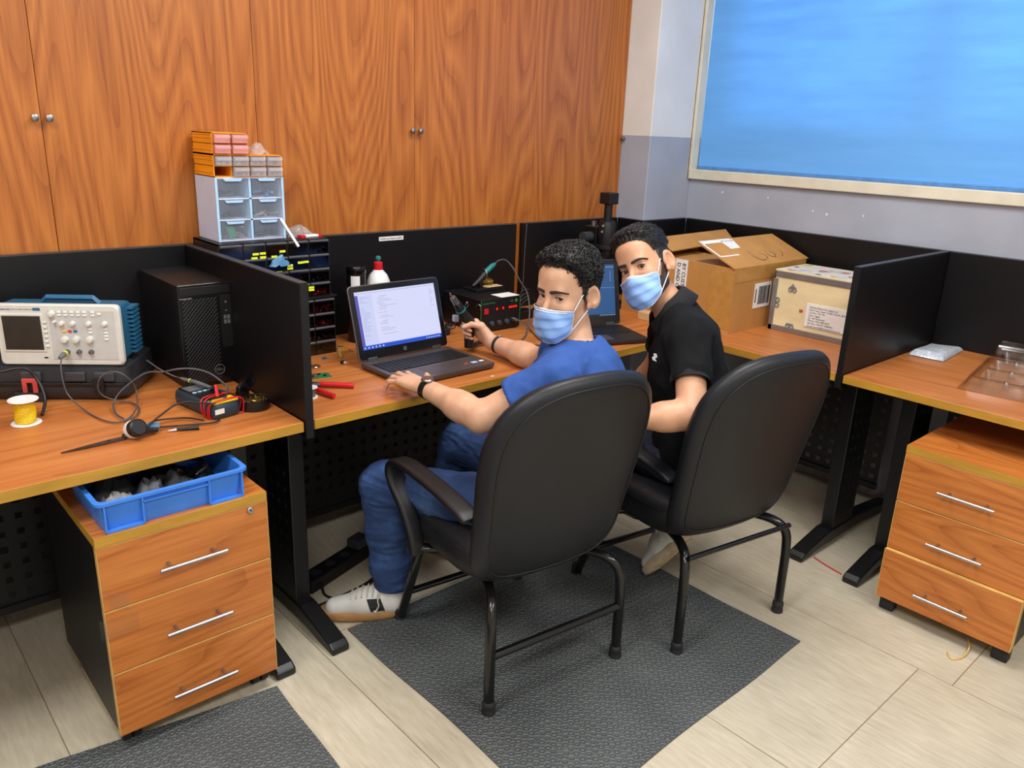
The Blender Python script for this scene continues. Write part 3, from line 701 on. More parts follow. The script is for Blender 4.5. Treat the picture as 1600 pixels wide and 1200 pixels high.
for z, h in ((.215, .012), (.2, .012), (.235, .004), (.262, .006)):
    mk('port', B().cbox((.055, -.002, z), (.008, .002, h)).cbox((.066, -.002, z), (.008, .002, h)) if h > .01 else B().cbox((.06, -.002, z), (.006, .002, h)), 'mid_grey_plastic', tw)
ring = [(.026 + .0155 * math.cos(a), -.003, .05 + .0155 * math.sin(a)) for a in [2 * math.pi * i / 24 for i in range(24)]]
mk('logo_ring', B().tube(ring, .0011, 5, loop=True), 'mid_grey_plastic', tw)
text('logo_lettering', 'DELL', .0115, FM(.026, .046, -.003), 'mid_grey_plastic', tw, .0006, 'CENTER')
text('model_lettering', 'Precision 3630', .006, FM(-.078, .281, -.001), 'ink_light', tw)
# multimeter with red leads
mm = thing('multimeter', 'dark teal multimeter wrapped in red and black test leads', 'multimeter', (.302, -.535, DZ), 9)
mat('meter_teal', (34, 52, 62), .5, vary=.06)
mk('meter_case', B().rings([[(x, y, z) for x, y in rrect(-.045 + k, .045 - k, -.11 + k, .105 - k, .016, 4)] for z, k in ((.0, .008), (.006, .002), (.022, 0), (.04, .002), (.046, .008))]), 'meter_teal', mm, smooth=40)
mk('meter_face', B().prism(rrect(-.036, .036, -.06, .095, .008), .046, .0475), 'black_plastic', mm)
for i in range(4): mk('meter_button', B().cbox((-.024 + i * .016, .02, .0485), (.011, .006, .003)), 'cabinet_lightblue', mm)
mk('meter_display', B().box(-.028, .028, .04, .085, .0475, .0485), 'mid_grey_plastic', mm)
mk('jack_panel', B().box(-.038, .038, -.105, -.07, .044, .049), 'yellow_wire', mm, bevel=.002)
mk('socket', B().cyl((.02, -.088, .047), (.02, -.088, .056), .007, n=12), 'yellow_wire', mm)
mk('side_label', B().box(-.04, -.012, -.1112, -.11, .018, .032), 'paper', mm)
for k in range(5):
    P = [( (.049 + .003 * (k % 2)) * math.copysign(abs(math.cos(a)) ** .5, math.cos(a)), -.055 - .012 * k + .010 * math.sin(a + k), .026 + (.028 + .002 * (k % 3)) * math.copysign(abs(math.sin(a)) ** .5, math.sin(a))) for a in [2 * math.pi * i / 28 for i in range(28)]]
    mk('lead_winding', B().tube([(x, y, max(z, .003)) for x, y, z in P], .0019, 6, loop=True), 'red_plastic' if k != 2 else 'cable_black', mm, smooth=180)
mk('probe_handle', B().tube([(-.006, -.07, .055), (.0, -.055, .085)], [.0055, .0045], 8), 'red_plastic', mm, smooth=40)
mk('probe_handle', B().tube([(.012, -.06, .054), (.03, .02, .056)], [.0055, .0045], 8), 'black_plastic', mm, smooth=40)
# desk leads + plug + blade
cable('lead_cable', 'black lead arching from the round plug up to the multimeter', [(0.091, -0.655, 0.775), (0.134, -0.635, 0.79), (0.186, -0.61, 0.805), (0.222, -0.61, 0.808), (0.25, -0.63, 0.805), (0.28, -0.655, 0.803)], .0026, 'cable_black')
cable('lead_cable', 'black lead lying flat between the round plug and the multimeter', [(0.095, -0.634, 0.77), (0.139, -0.59, 0.765), (0.191, -0.583, 0.758), (0.222, -0.601, 0.758), (0.245, -0.655, 0.762)], .0024, 'cable_black')
cable('lead_cable', 'black lead nearest the desk edge between plug and multimeter', [(0.115, -0.622, 0.76), (0.171, -0.638, 0.757), (0.225, -0.66, 0.757), (0.262, -0.672, 0.757), (.285, -.665, .757)], .0028, 'cable_black')
tpb = thing('test_probe', 'black test probe with a grey tip lying near the desk edge', 'probe', (.2, -.66, DZ))
mk('probe_body', B().tube([(.168, -.665, .7565), (.22, -.685, .7565)], [.0035, .006], 10), 'black_plastic', tpb, smooth=40, local=False)
mk('probe_tip', B().tube([(.148, -.659, .7555), (.168, -.665, .756)], [.001, .0035], 10), 'cabinet_white', tpb, smooth=40, local=False)
pg = thing('power_plug', 'black round plug with a white base on the desk front', 'plug', (.066, -.65, DZ), -20)
_z = Vector((.5, -.75, .42)).normalized(); _x = _z.cross(Vector((0, 0, 1))).normalized(); TL = frame((0, 0, .026), _x, _z.cross(_x), _z)
mk('plug_cap', offset(B().lathe([(.001, .03), (.018, .03), (.0225, .026), (.0235, .012), (.0225, .004), (.001, .004)], n=28), TL), 'black_plastic', pg, smooth=40)
mk('plug_base', offset(B().lathe([(.001, .006), (.0235, .006), (.0245, -.004), (.023, -.01), (.001, -.01)], n=28), TL), 'white_plastic', pg, smooth=40)
mk('plug_sleeve', B().tube([(.02, .0, .02), (.035, .01, .016), (.055, .018, .012)], [.011, .008, .006], 10), 'black_plastic', pg, smooth=40)
mk('blue_clip', B().tube([(.02, .024, .024), (.058, .034, .016)], [.008, .011], 4), 'scope_blue', pg, smooth=30)
fb = thing('pointed_tool', 'long pointed dark metal tool lying at the desk front', 'tool', (-.02, -.64, DZ))
mat('dark_steel', (84, 70, 64), .4, metal=.7, vary=.1)
v0, v1 = Vector((.042, -.645, .757)), Vector((-.107, -.652, .7535))
mk('blade', B().rings([[p + Vector((0, s * w, t * .0018)) for s, t in ((-1, -1), (1, -1), (1, 1), (-1, 1))] for p, w in ((v0, .006), (v0.lerp(v1, .3), .0075), (v0.lerp(v1, .65), .005), (v1, .0006))]), 'dark_steel', fb, local=False)
mk('ferrule', B().tube([v0 + Vector((-.002, 0, .002)), v0 + Vector((.012, .001, .006))], .008, 8), 'black_plastic', fb, local=False)
mk('rivet', B().cyl(v0.lerp(v1, .25), v0.lerp(v1, .25) + Vector((0, 0, .003)), .004, n=12), 'black_plastic', fb, local=False)
# soldering iron stand with brass wool
def wool(name, parent, c, r, h, n=70, seed=1):
    rnd = random.Random(seed); b = B()
    for i in range(n):
        a = rnd.uniform(0, 6.28); rad = r * math.sqrt(rnd.random()) * .9; q = rnd.uniform(.004, .008); t = rnd.uniform(0, 6.28)
        cc = Vector((c[0] + rad * math.cos(a), c[1] + rad * math.sin(a), c[2] + rnd.uniform(0, h))); tl = Euler((rnd.uniform(-1, 1), rnd.uniform(-1, 1), t))
        b.tube([cc + Vector((q * math.cos(u), q * math.sin(u), .002 * u)).copy() @ Matrix.Identity(3) if False else cc + (tl.to_matrix() @ Vector((q * math.cos(u), q * math.sin(u), .001 * u))) for u in (0, 1.2, 2.4, 3.6, 4.8)], .0007, 3)
    return mk(name, b, 'brass', parent, kind='stuff')
st = thing('soldering_stand', 'black soldering iron stand with brass wool beside the multimeter', 'iron stand', (.412, -.607, DZ), 20)
mk('cup', B().lathe([(.001, 0), (.042, 0), (.044, .004), (.044, .03), (.041, .031), (.039, .029), (.038, .012), (.001, .012)], n=32), 'black_plastic', st, smooth=40)
wool('brass_wool', st, (0, 0, .014), .036, .014)
mk('bracket', B().prism([(-.02, 0), (.02, 0), (.02, .05), (.0, .072), (-.02, .06)], .036, .05, 'y'), 'black_plastic', st, bevel=.003)
mk('holder', B().rings([[Vector((.0, .03, .064)) + Vector((r * math.cos(a), 0, r * math.sin(a))) + Vector((0, -d * .75, d * .66)) for a in [2 * math.pi * j / 16 for j in range(16)]] for d, r in ((-.05, .008), (-.02, .013), (.012, .017), (.026, .022), (.026, .018), (.0, .011))]), 'black_plastic', st, smooth=40)
mk('side_plate', B().box(-.045, .02, .04, .075, 0, .02), 'black_plastic', st, bevel=.004)

# ---- component drawers
def drawer_front(w, h, d=.012):
    b = B(); b.box(-w / 2, w / 2, -.006, -.0045, -h / 2, h / 2 - .006)
    return b
def lip(w, h):
    return B().prism([(.002, h / 2 - .012), (-.012, h / 2 - .006), (-.013, h / 2), (.002, h / 2)], -w / 2, w / 2, 'x')
def bits(parent, w, h, m, seed, y=-.0015, n=10, big=.006):
    r = random.Random(seed); b = B()
    for i in range(n):
        x = r.uniform(-w * .4, w * .4); z = r.uniform(-h * .45, -h * .05); s = r.uniform(.3, 1) * big
        e = Euler((r.uniform(-1, 1), r.uniform(-1, 1), r.uniform(-3, 3))).to_matrix().to_4x4(); e.translation = (x, .002, z)
        b.cbox((0, 0, 0), (s * r.uniform(.6, 2.2), s * .8, s * .6), e)
    return mk('drawer_contents', b, m, parent, kind='stuff')
def comp_cabinet(label, x0, x1, y0, y1, z0, z1, cols, rows, fill):
    t = thing('component_cabinet', label, 'drawer cabinet', ((x0 + x1) / 2, y0, z0), group='black component drawer cabinets')
    cx, w, h = (x0 + x1) / 2, x1 - x0, z1 - z0; d = y1 - y0; tk = .004
    cw, rh = (w - tk) / cols, (h - tk) / rows
    s = B(); s.box(-w / 2, w / 2, d - .004, d, 0, h); s.box(-w / 2, w / 2, 0, d, h - tk, h).box(-w / 2, w / 2, 0, d, 0, tk)
    for i in range(cols + 1): s.box(-w / 2 + i * cw, -w / 2 + i * cw + tk, 0, d, 0, h)
    for j in range(1, rows): s.box(-w / 2, w / 2, .0, d, j * rh, j * rh + tk * .8)
    mk('shell', s, 'black_plastic', t)
    fr = lp = None
    for i in range(cols):
        for j in range(rows):
            p = (-w / 2 + (i + .5) * cw + tk / 2, .004, (j + .5) * rh + tk / 2)
            if fr is None:
                fr = d_ = mk('drawer', drawer_front(cw - tk - .002, rh - tk), 'clear_smoke', t); d_.location = p
                lp = mk('drawer_lip', lip(cw - tk - .002, rh - tk), 'lip_grey', d_, bevel=.001, seg=1)
            else:
                d_ = piece('drawer', fr, t, p); piece('drawer_lip', lp, d_)
            k = fill.get((i, rows - 1 - j))
            if k: bits(d_, cw, rh, k, i * 7 + j, n=26 if k == 'red_bits' else 12, big=.012 if k == 'red_bits' else .008)
    return t
c1 = comp_cabinet('lower black component cabinet on the desk behind the partition', .498, .909, -.212, -.004, .7502, .957, 5, 4, {(4, 0): 'red_bits', (4, 1): 'red_bits', (4, 2): 'grey_bits', (4, 3): 'grey_bits', (3, 2): 'red_bits', (3, 1): 'grey_bits', (3, 0): 'grey_bits'})
mk('top_plate', B().box(-.211, .213, -.008, .208, .2075, .2125), 'black_plastic', c1)
c2 = comp_cabinet('upper black component cabinet with yellow labels', .4995, .896, -.208, -.004, .9635, 1.166, 5, 4, {(4, 0): 'grey_bits', (4, 1): 'grey_bits', (4, 2): 'grey_bits', (4, 3): 'red_bits', (1, 1): 'grey_bits', (2, 1): 'blue_bag', (3, 2): 'grey_bits'})
for x, z in ((-.075, .165), (-.05, .166), (-.08, .152), (-.05, .153), (.02, .168), (.045, .118), (.045, .108), (.085, .125), (.105, .126), (.005, .098), (.122, .035), (.122, .026), (-.01, .152)):
    mk('yellow_label', B().cbox((x, -.0035, z), (.021, .001, .0075)), 'yellow_label', c2)
# blue bag poking out of a drawer
def crumple(name, c, s, m, seed, parent=None, n=14, label=None, cat=None):
    r = random.Random(seed); b = B(); G = []
    for i in range(n):
        row = []
        for j in range(n):
            u, v = i / (n - 1) * 2 - 1, j / (n - 1) * 2 - 1
            k = mnoise.noise(Vector((u * 2.1 + seed, v * 2.1, seed))) ; k2 = mnoise.noise(Vector((u * 5 + seed, v * 5, 3)))
            row.append((c[0] + s[0] * (u + .25 * k), c[1] + s[1] * (v + .25 * k2), c[2] + s[2] * max(0, (1 - u * u) * (1 - v * v) * 1.1 + .5 * k + .35 * k2)))
        G.append(row)
    b.grid(G, flip=True)
    return mk(name, b, m, parent, smooth=50)
bb = crumple('blue_bag', (.70, -.222, 1.085), (.035, .012, .03), 'blue_bag', 4); tag(bb, 'crumpled blue plastic bag sticking out of a black component drawer', 'bag')
wb = crumple('plastic_bag', (.835, -.10, 1.1665), (.05, .05, .03), 'cloudy_bag', 9); tag(wb, 'crumpled clear plastic bag on top of the black component cabinet', 'bag')
pk = thing('small_packet', 'small red and white packet on the black component cabinet', 'packet', (.845, -.165, 1.1663), 8)
mk('packet_body', B().rings([[(x, y, z) for x, y in rrect(-.042 + k, .042 - k, -.012 + k, .012 - k, .003)] for z, k in ((0, .002), (.004, 0), (.009, .003))]), 'paper', pk, smooth=40)
mk('red_band', B().box(-.0425, -.024, -.0125, .0125, .0005, .0095).box(.03, .0425, -.0125, .0125, .0005, .0095), 'red_plastic', pk)
ws = mk('white_strip', B().tube([(.735, -.175, 1.235), (.772, -.222, 1.145)], .0055, 4), 'paper'); tag(ws, 'white plastic strip leaning against the pale drawer cabinet', 'strip')
# pale cabinet with six clear drawers
wc = thing('drawer_cabinet', 'pale grey-blue cabinet with six clear drawers', 'drawer cabinet', (.6455, -.148, 1.1665))
hw, hh, dd = .1165, .204, .165
s = B(); s.box(-hw, hw, dd - .003, dd, 0, hh)
mk('back_board', s, 'cabinet_white', wc)
mk('side_board', B().box(-hw, -hw + .004, 0, dd, 0, hh), 'cabinet_white', wc); mk('side_board', B().box(hw - .004, hw, 0, dd, 0, hh), 'cabinet_white', wc)
for z in (0, hh / 3 - .002, 2 * hh / 3 - .002, hh - .004): mk('shelf', B().box(-hw + .004, hw - .004, 0, dd - .003, z, z + .004), 'cabinet_white', wc)
mk('centre_post', B().box(-.004, .004, 0, dd - .003, .004, hh - .004), 'cabinet_lightblue', wc)
for x in (-hw - .001, hw - .007): mk('front_post', B().box(x, x + .008, -.004, .0, 0, hh), 'cabinet_lightblue', wc)
for i in range(2):
    for j in range(3):
        x0 = -hw + .006 if i == 0 else .006; x1 = x0 + hw - .013; z0 = .005 + j * hh / 3; z1 = z0 + hh / 3 - .009
        d = mk('drawer', B().box(x0, x1, -.003, -.001, z0, z1).box(x0, x1, 0, dd - .02, z0, z0 + .0015), 'cloudy_blue', wc)
        mk('drawer_grip', B().prism([(x0 + .02, z1), (x1 - .02, z1), (x1 - .026, z1 - .008), (x0 + .026, z1 - .008)], -.007, -.0005, 'y'), 'cabinet_lightblue', d)
        rr = random.Random(i * 3 + j); b = B()
        for k in range(9):
            e = Euler((rr.uniform(-.4, .4), rr.uniform(-.4, .4), rr.uniform(-3, 3))).to_matrix().to_4x4(); e.translation = (rr.uniform(x0 + .015, x1 - .015), rr.uniform(.01, .08), z0 + rr.uniform(.004, .016)); b.cbox((0, 0, 0), (rr.uniform(.01, .04), .008, .006), e)
        mk('drawer_contents', b, ['grey_bits', 'black_plastic', 'dark_grey_plastic', 'black_plastic', 'grey_bits', 'blue_bag'][i * 3 + j], d, kind='stuff')
        if i == 0 and j == 0:
            mk('circuit_board', B().cbox((0, 0, 0), (.026, .002, .05), frame((-.072, .004, .034), (.9, 0, .3), (0, 1, 0), (-.3, 0, .9))), 'green_pcb', d)
            mk('copper_wire', B().tube([(-.09, .004, .055), (-.03, .004, .045)], .0012, 5).tube([(-.06, .004, .018), (-.02, .004, .008)], .0012, 5), 'copper', d)
# orange organiser
def organiser(label, x0, x1, z0, z1, cols, rows, lot):
    t = thing('parts_organiser', label, 'organiser', ((x0 + x1) / 2, -.148, z0), group='orange parts organisers')
    w, h, d = x1 - x0, z1 - z0, .16; cx = (x0 + x1) / 2; tk = .003
    mk('side_wall', B().box(-w / 2, -w / 2 + tk, 0, d, 0, h), 'orange_plastic', t); mk('side_wall', B().box(w / 2 - tk, w / 2, 0, d, 0, h), 'orange_plastic', t)
    mk('top_wall', B().box(-w / 2, w / 2, 0, d, h - tk, h), 'orange_plastic', t); mk('bottom_wall', B().box(-w / 2, w / 2, 0, d, 0, tk), 'orange_plastic', t); mk('back_wall', B().box(-w / 2, w / 2, d - tk, d, 0, h), 'orange_plastic', t)
    for z in (.004, .014, h - .016, h - .006): mk('side_rib', B().box(-w / 2 - .002, -w / 2, .004, d, z - .0015, z + .0015), 'orange_plastic', t)
    cw, rh = (w - tk) / cols, (h - tk) / rows
    for i in range(1, cols): mk('divider', B().box(-w / 2 + i * cw, -w / 2 + i * cw + .002, .002, d, tk, h - tk), 'orange_plastic', t)
    for j in range(1, rows): mk('divider', B().box(-w / 2, w / 2, .002, d, j * rh, j * rh + .002), 'orange_plastic', t)
    for (i, j), m in lot.items():
        xa, za = -w / 2 + i * cw + tk + .001, j * rh + tk + .0005; xb, zb = xa + cw - tk - .003, za + rh - tk - .002
        d_ = mk('drawer', B().box(xa, xb, -.012, -.0105, za, zb).box(xa, xa + .001, -.012, .1, za, zb).box(xb - .001, xb, -.012, .1, za, zb).box(xa, xb, -.012, .1, za, za + .001), m, t)
        mk('drawer_grip', B().tube([(xa + .002, -.016, zb - .009), (xb - .002, -.016, zb - .009)], .006, 8), 'cloudy_white', d_, smooth=60)
        r = random.Random(i * 5 + j); b = B()
        for k in range(6): b.cbox((r.uniform(xa + .01, xb - .01), r.uniform(0, .05), za + .006), (.012, .01, .008))
        mk('drawer_contents', b, 'grey_bits', d_, kind='stuff')
    return t
organiser('lower orange parts organiser with a row of clear drawers, one missing', .529, .763, 1.3712, 1.441, 4, 2, {q: 'cloudy_white' for q in ((0, 1), (1, 0), (1, 1), (2, 0), (2, 1), (3, 0), (3, 1))})
organiser('upper orange parts organiser with four pink drawers, on top of the stack', .529, .648, 1.4412, 1.508, 2, 2, {(i, j): 'cloudy_pink' for i in range(2) for j in range(2)})
wb = crumple('plastic_bag', (.70, -.10, 1.4415), (.035, .035, .03), 'cloudy_bag', 21); tag(wb, 'crumpled clear plastic wrap on the lower orange organiser', 'bag')

# ---- tall can and squeeze bottle behind the laptop
cn = thing('tall_jar', 'black jar with a white label behind the laptop', 'jar', (1.056, -.12, DZ))
mk('jar_body', B().lathe([(.034, 0), (.036, .003), (.036, .262), (.034, .264)], n=32), 'black_plastic', cn, smooth=40)
mk('lid', B().lathe([(.036, .264), (.0375, .266), (.0375, .288), (.035, .292), (.001, .292)], n=32), 'black_gloss', cn, smooth=40)
lb_ = B(); lb_.grid([[(.0365 * math.cos(a), .0365 * math.sin(a), z) for z in (.19, .258)] for a in [R(205 + 5 * i) for i in range(12)]]); mk('jar_label', lb_, 'paper', cn, smooth=180)
bt = thing('squeeze_bottle', 'white squeeze bottle with red collar and green cap behind the laptop', 'bottle', (1.154, -.12, DZ))
mk('bottle_body', B().lathe([(.04, 0), (.045, .006), (.046, .205), (.044, .225), (.034, .25), (.018, .268), (.015, .276)], n=32), 'white_plastic', bt, smooth=60)
mk('collar', B().lathe([(.017, .268), (.0175, .27), (.0165, .297), (.012, .3)], n=24), 'red_plastic', bt, smooth=40)
mk('cap', B().lathe([(.006, .3), (.007, .307), (.011, .309), (.0105, .317), (.005, .322)], n=20), 'teal', bt, smooth=40)

# ---- laptops
def screen_mat(name, col, k):
    m, nt, b = new_mat(name)
    b.inputs['Base Color'].default_value = (.01, .01, .012, 1); b.inputs['Roughness'].default_value = .25
    tc = nd(nt, 'ShaderNodeTexCoord'); nz = nd(nt, 'ShaderNodeTexNoise'); nz.inputs['Scale'].default_value = 6; nt.links.new(tc.outputs['Object'], nz.inputs['Vector'])
    cr = nd(nt, 'ShaderNodeValToRGB'); cr.color_ramp.elements[0].color = lin(tuple(v * .96 for v in col)); cr.color_ramp.elements[1].color = lin(col); nt.links.new(nz.outputs['Fac'], cr.inputs[0])
    nt.links.new(cr.outputs[0], b.inputs['Emission Color']); b.inputs['Emission Strength'].default_value = k
screen_mat('screen_white', (218, 220, 252), 1.0); screen_mat('screen_side', (206, 212, 248), 1.0); screen_mat('screen_blue', (30, 84, 205), 1.0)
screen_mat('screen_darkblue', (24, 78, 132), 1.0); screen_mat('screen_purple', (88, 84, 180), 1.0); screen_mat('screen_text', (150, 152, 190), 1.0); screen_mat('screen_lighttext', (150, 190, 225), 1.0)
mat('laptop_brown', (88, 80, 78), .35, metal=.4, vary=.04); mat('laptop_dark', (40, 39, 42), .4, vary=.04); mat('key_black', (18, 18, 20), .45)
mat('touchpad', (66, 60, 60), .4)
def laptop(name, label, loc, rz, w, d, lidh, lean, body, deck, kind):
    t = thing(name, label, 'laptop', loc, rz)
    th = .021
    mk('base', B().rings([[(x, y, z) for x, y in rrect(-w / 2 + k, w / 2 - k, k, d - k, .016, 4)] for z, k in ((.002, .008), (.008, .002), (th - .004, 0), (th, .001))]), body, t, smooth=40)
    mk('palm_deck', B().prism(rrect(-w / 2 + .004, w / 2 - .004, .004, d - .006, .013), th, th + .0008), deck, t)
    kb = mk('keyboard', B().prism(rrect(-w / 2 + .02, w / 2 - .02, d * .43, d * .84, .003), th + .0008, th + .0012), 'key_black', t)
    k0 = None; kw = (w - .048) / 17.2
    for r in range(6):
        y = d * .44 + r * (d * .39) / 6
        for c in range(17):
            if r == 0 and 4 <= c <= 8:
                if c != 4: continue
                mk('key', B().cbox((-w / 2 + .024 + 6.5 * kw, y + .008, th + .0022), (kw * 4.8, .0135, .002)), 'key_black', kb); continue
            p = (-w / 2 + .024 + (c + .5) * kw, y + .008, th + .0022)
            if k0 is None: k0 = mk('key', B().cbox((0, 0, 0), (kw - .003, d * .39 / 6 - .003, .0022)), 'key_black', kb, bevel=.0006, seg=1); k0.location = p
            else: piece('key', k0, kb, p)
    mk('touchpad', B().prism(rrect(-.05 - .02, .05 - .02, .02, .02 + d * .3, .004), th + .0008, th + .0013), 'touchpad', t)
    if kind == 1:
        mk('sticker', B().cbox((w / 2 - .06, .05, th + .0012), (.024, .016, .0006)), 'cabinet_lightblue', t); mk('sticker', B().cbox((w / 2 - .028, .05, th + .0012), (.018, .012, .0006)), 'paper', t); mk('sticker', B().cbox((w / 2 - .095, .052, th + .0012), (.014, .012, .0006)), 'red_faded', t)
    # lid pivots at the back edge
    a = R(lean); L = frame((0, d - .004, th + .004), (1, 0, 0), (0, -math.cos(a), math.sin(a)) if False else (0, math.sin(a), math.cos(a)), (0, -math.cos(a), math.sin(a)))
    lid = mk('lid', offset(B().rings([[(x, y, z) for x, y in rrect(-w / 2 + k, w / 2 - k, k, lidh - k, .014, 4)] for z, k in ((-.009, .004), (-.006, 0), (-.001, 0), (0, .002))]), L), 'laptop_brown' if kind == 1 else 'laptop_dark', t, smooth=40)
    mk('bezel', offset(B().prism(rrect(-w / 2 + .003, w / 2 - .003, .003, lidh - .003, .012), 0, .001), L), 'black_gloss', lid)
    for x in (-w * .36, w * .36): mk('hinge', offset(B().cbox((x, .002, -.003), (.04, .014, .012)), L), 'dark_grey_plastic', lid, bevel=.003)
    sx0, sx1, sy0, sy1 = -w / 2 + .022, w / 2 - .022, .036, lidh - .022
    def sq(n, x0, x1, y0, y1, m, z=.0014):
        return mk(n, offset(B().add([(x0, y0, z), (x1, y0, z), (x1, y1, z), (x0, y1, z)], [(0, 1, 2, 3)]), L), m, lid)
    sw_, sh_ = sx1 - sx0, sy1 - sy0
    if kind == 1:
        sq('screen', sx0, sx1, sy0, sy1, 'screen_white')
        sq('taskbar', sx0, sx1, sy0, sy0 + sh_ * .07, 'screen_blue', .0016)
        sq('activity_bar', sx0, sx0 + .012, sy0 + sh_ * .07, sy1 - .012, 'screen_purple', .0016)
        sq('side_bar', sx0 + .012, sx0 + sw_ * .2, sy0 + sh_ * .07, sy1 - .012, 'screen_side', .0016)
        ln = B(); r = random.Random(5)
        def line(x0, x1, y): ln.add([(x0, y, .0018), (x1, y, .0018), (x1, y + .0011, .0018), (x0, y + .0011, .0018)], [(0, 1, 2, 3)])
        for i in range(26):
            y = sy1 - .022 - i * .0058; x = sx0 + .085 + r.choice([0, .006, .012]); 
            if r.random() < .78: line(x, x + r.uniform(.015, .07), y)
            if r.random() < .8: line(sx0 + .018, sx0 + .018 + r.uniform(.01, .04), y)
            if i < 12 and r.random() < .8: line(sx1 - .028, sx1 - .028 + r.uniform(.006, .02), y)
        line(sx0, sx1, sy1 - .007)
        mk('code_lines', offset(ln, L), 'screen_text', lid, kind='stuff')
        ic = B()
        for i in range(6): ic.add([(sx0 + .006 + i * .015, sy0 + .004, .0018), (sx0 + .011 + i * .015, sy0 + .004, .0018), (sx0 + .011 + i * .015, sy0 + .009, .0018), (sx0 + .006 + i * .015, sy0 + .009, .0018)], [(0, 1, 2, 3)])
        for i in range(7): ic.add([(sx1 - .07 + i * .0095, sy0 + .004, .0018), (sx1 - .066 + i * .0095, sy0 + .004, .0018), (sx1 - .066 + i * .0095, sy0 + .008, .0018), (sx1 - .07 + i * .0095, sy0 + .008, .0018)], [(0, 1, 2, 3)])
        mk('taskbar_icons', offset(ic, L), 'screen_white', lid, kind='stuff')
        lg = mk('logo_disc', offset(B().lathe([(.001, .001), (.0075, .001), (.0075, .0022), (.001, .0022)], (0, .019, 0), 24), L), 'chrome', lid, smooth=40)
        text('logo_lettering', 'hp', .011, L @ frame((0, .0165, .0024), (1, 0, 0), (0, 1, 0), (0, 0, 1)), 'ink', lg, .0002, 'CENTER')
    else:
        sq('screen', sx0, sx1, sy0, sy1, 'screen_darkblue')
        sq('taskbar', sx0, sx1, sy0, sy0 + .008, 'ink', .0016)
        ln = B(); r = random.Random(8)
        for i in range(5): ln.add([(sx1 - .05 + i * .01, sy1 - .012, .0018), (sx1 - .044 + i * .01, sy1 - .012, .0018), (sx1 - .044 + i * .01, sy1 - .009, .0018), (sx1 - .05 + i * .01, sy1 - .009, .0018)], [(0, 1, 2, 3)])
        for i in range(9):
            y = sy1 - .03 - i * .005; x = sx1 - .022; ln.add([(x, y, .0018), (x + r.uniform(.004, .01), y, .0018), (x + .004, y + .001, .0018), (x, y + .001, .0018)], [(0, 1, 2, 3)])
        for i in range(9): x = sx1 - .075 + i * .0085; ln.add([(x, sy0 + .002, .0018), (x + .004, sy0 + .002, .0018), (x + .004, sy0 + .006, .0018), (x, sy0 + .006, .0018)], [(0, 1, 2, 3)])
        ln.add([(sx0, sy0 + sh_ * .55, .0017), (sx1, sy0 + sh_ * .55, .0017), (sx1, sy0 + sh_ * .55 + .0008, .0017), (sx0, sy0 + sh_ * .55 + .0008, .0017)], [(0, 1, 2, 3)])
        mk('code_lines', offset(ln, L), 'screen_lighttext', lid, kind='stuff')
    return t
laptop('open_laptop', 'open laptop with a bright white code screen in front of the man in blue', (1.063, -.715, DZ), 1.3, .386, .275, .258, 16, 'laptop_brown', 'laptop_brown', 1)
laptop('open_laptop', 'open dark laptop with a blue screen between the two men', (1.831, -.7385, DZ), -20, .36, .25, .275, 14, 'laptop_dark', 'key_black', 2)

# ---- small things on the laptop desk
pl = thing('pliers', 'pliers with red handles lying by the partition', 'pliers', (.64, -.6, DZ))
def grip(a, b, c, n): return B().tube(catmull([a, b, c], 5), [.006] + [.0082] * 9 + [.0075], 10)
mk('handle', grip((.655, -.548, .762), (.695, -.58, .761), (.737, -.62, .760), 0), 'red_plastic', pl, smooth=60, local=False)
mk('handle', grip((.625, -.585, .762), (.627, -.63, .761), (.637, -.672, .760), 0), 'red_plastic', pl, smooth=60, local=False)
mk('jaw', B().tube([(.66, -.552, .761), (.635, -.545, .761), (.60, -.53, .761)], [.006, .011, .004], 6), 'black_metal', pl, smooth=40, local=False)
so = thing('solder_reel', 'small white and grey solder reel half hidden by the partition', 'reel', (.588, -.617, DZ))
mk('reel_core', B().lathe([(.014, .002), (.014, .032)], n=20), 'mid_grey_plastic', so, smooth=40)
for z in (0, .031): mk('flange', B().lathe([(.001, z), (.021, z), (.021, z + .003), (.001, z + .003)], n=24), 'white_plastic', so, smooth=40)
pc = thing('circuit_board', 'small green circuit board lying near the partition', 'circuit board', (.715, -.44, DZ), -15)
mk('board', B().box(-.035, .035, -.025, .025, .0, .002), 'green_pcb', pc)
for x, y in ((-.02, .0), (0, .01), (.015, -.01)): mk('chip', B().cbox((x, y, .004), (.01, .008, .004)), 'black_plastic', pc)
mk('coil', B().lathe([(.001, .002), (.008, .002), (.008, .012), (.003, .014)], (-.018, -.012, 0), 16), 'steel', pc, smooth=40)
bx = thing('blue_component', 'tiny blue component on the laptop desk', 'component', (.827, -.272, DZ)); mk('body', B().cbox((0, 0, .004), (.014, .009, .008)), 'scope_blue', bx, bevel=.002); mk('pin', B().tube([(.006, 0, .002), (.014, 0, .001)], .0008, 5), 'steel', bx)
sm = thing('small_module', 'tiny black and white camera module on the laptop desk', 'component', (.85, -.357, DZ)); mk('body', B().cbox((0, 0, .005), (.012, .012, .01)), 'black_plastic', sm, bevel=.001); mk('lens', B().cyl((.004, -.006, .005), (.006, -.012, .005), .004, n=10), 'white_plastic', sm); mk('wire', B().tube([(.006, 0, .003), (.018, .003, .002), (.024, -.003, .001)], .001, 5), 'copper', sm)
glp = mk('plastic_dish', B().lathe([(.001, 0), (.022, 0), (.023, .003), (.021, .005), (.001, .005)], (0, 0, 0), 24), 'clear_bag', smooth=40); glp.location = (.752, -.335, DZ); tag(glp, 'round clear plastic lid lying by the lower component cabinet', 'dish')
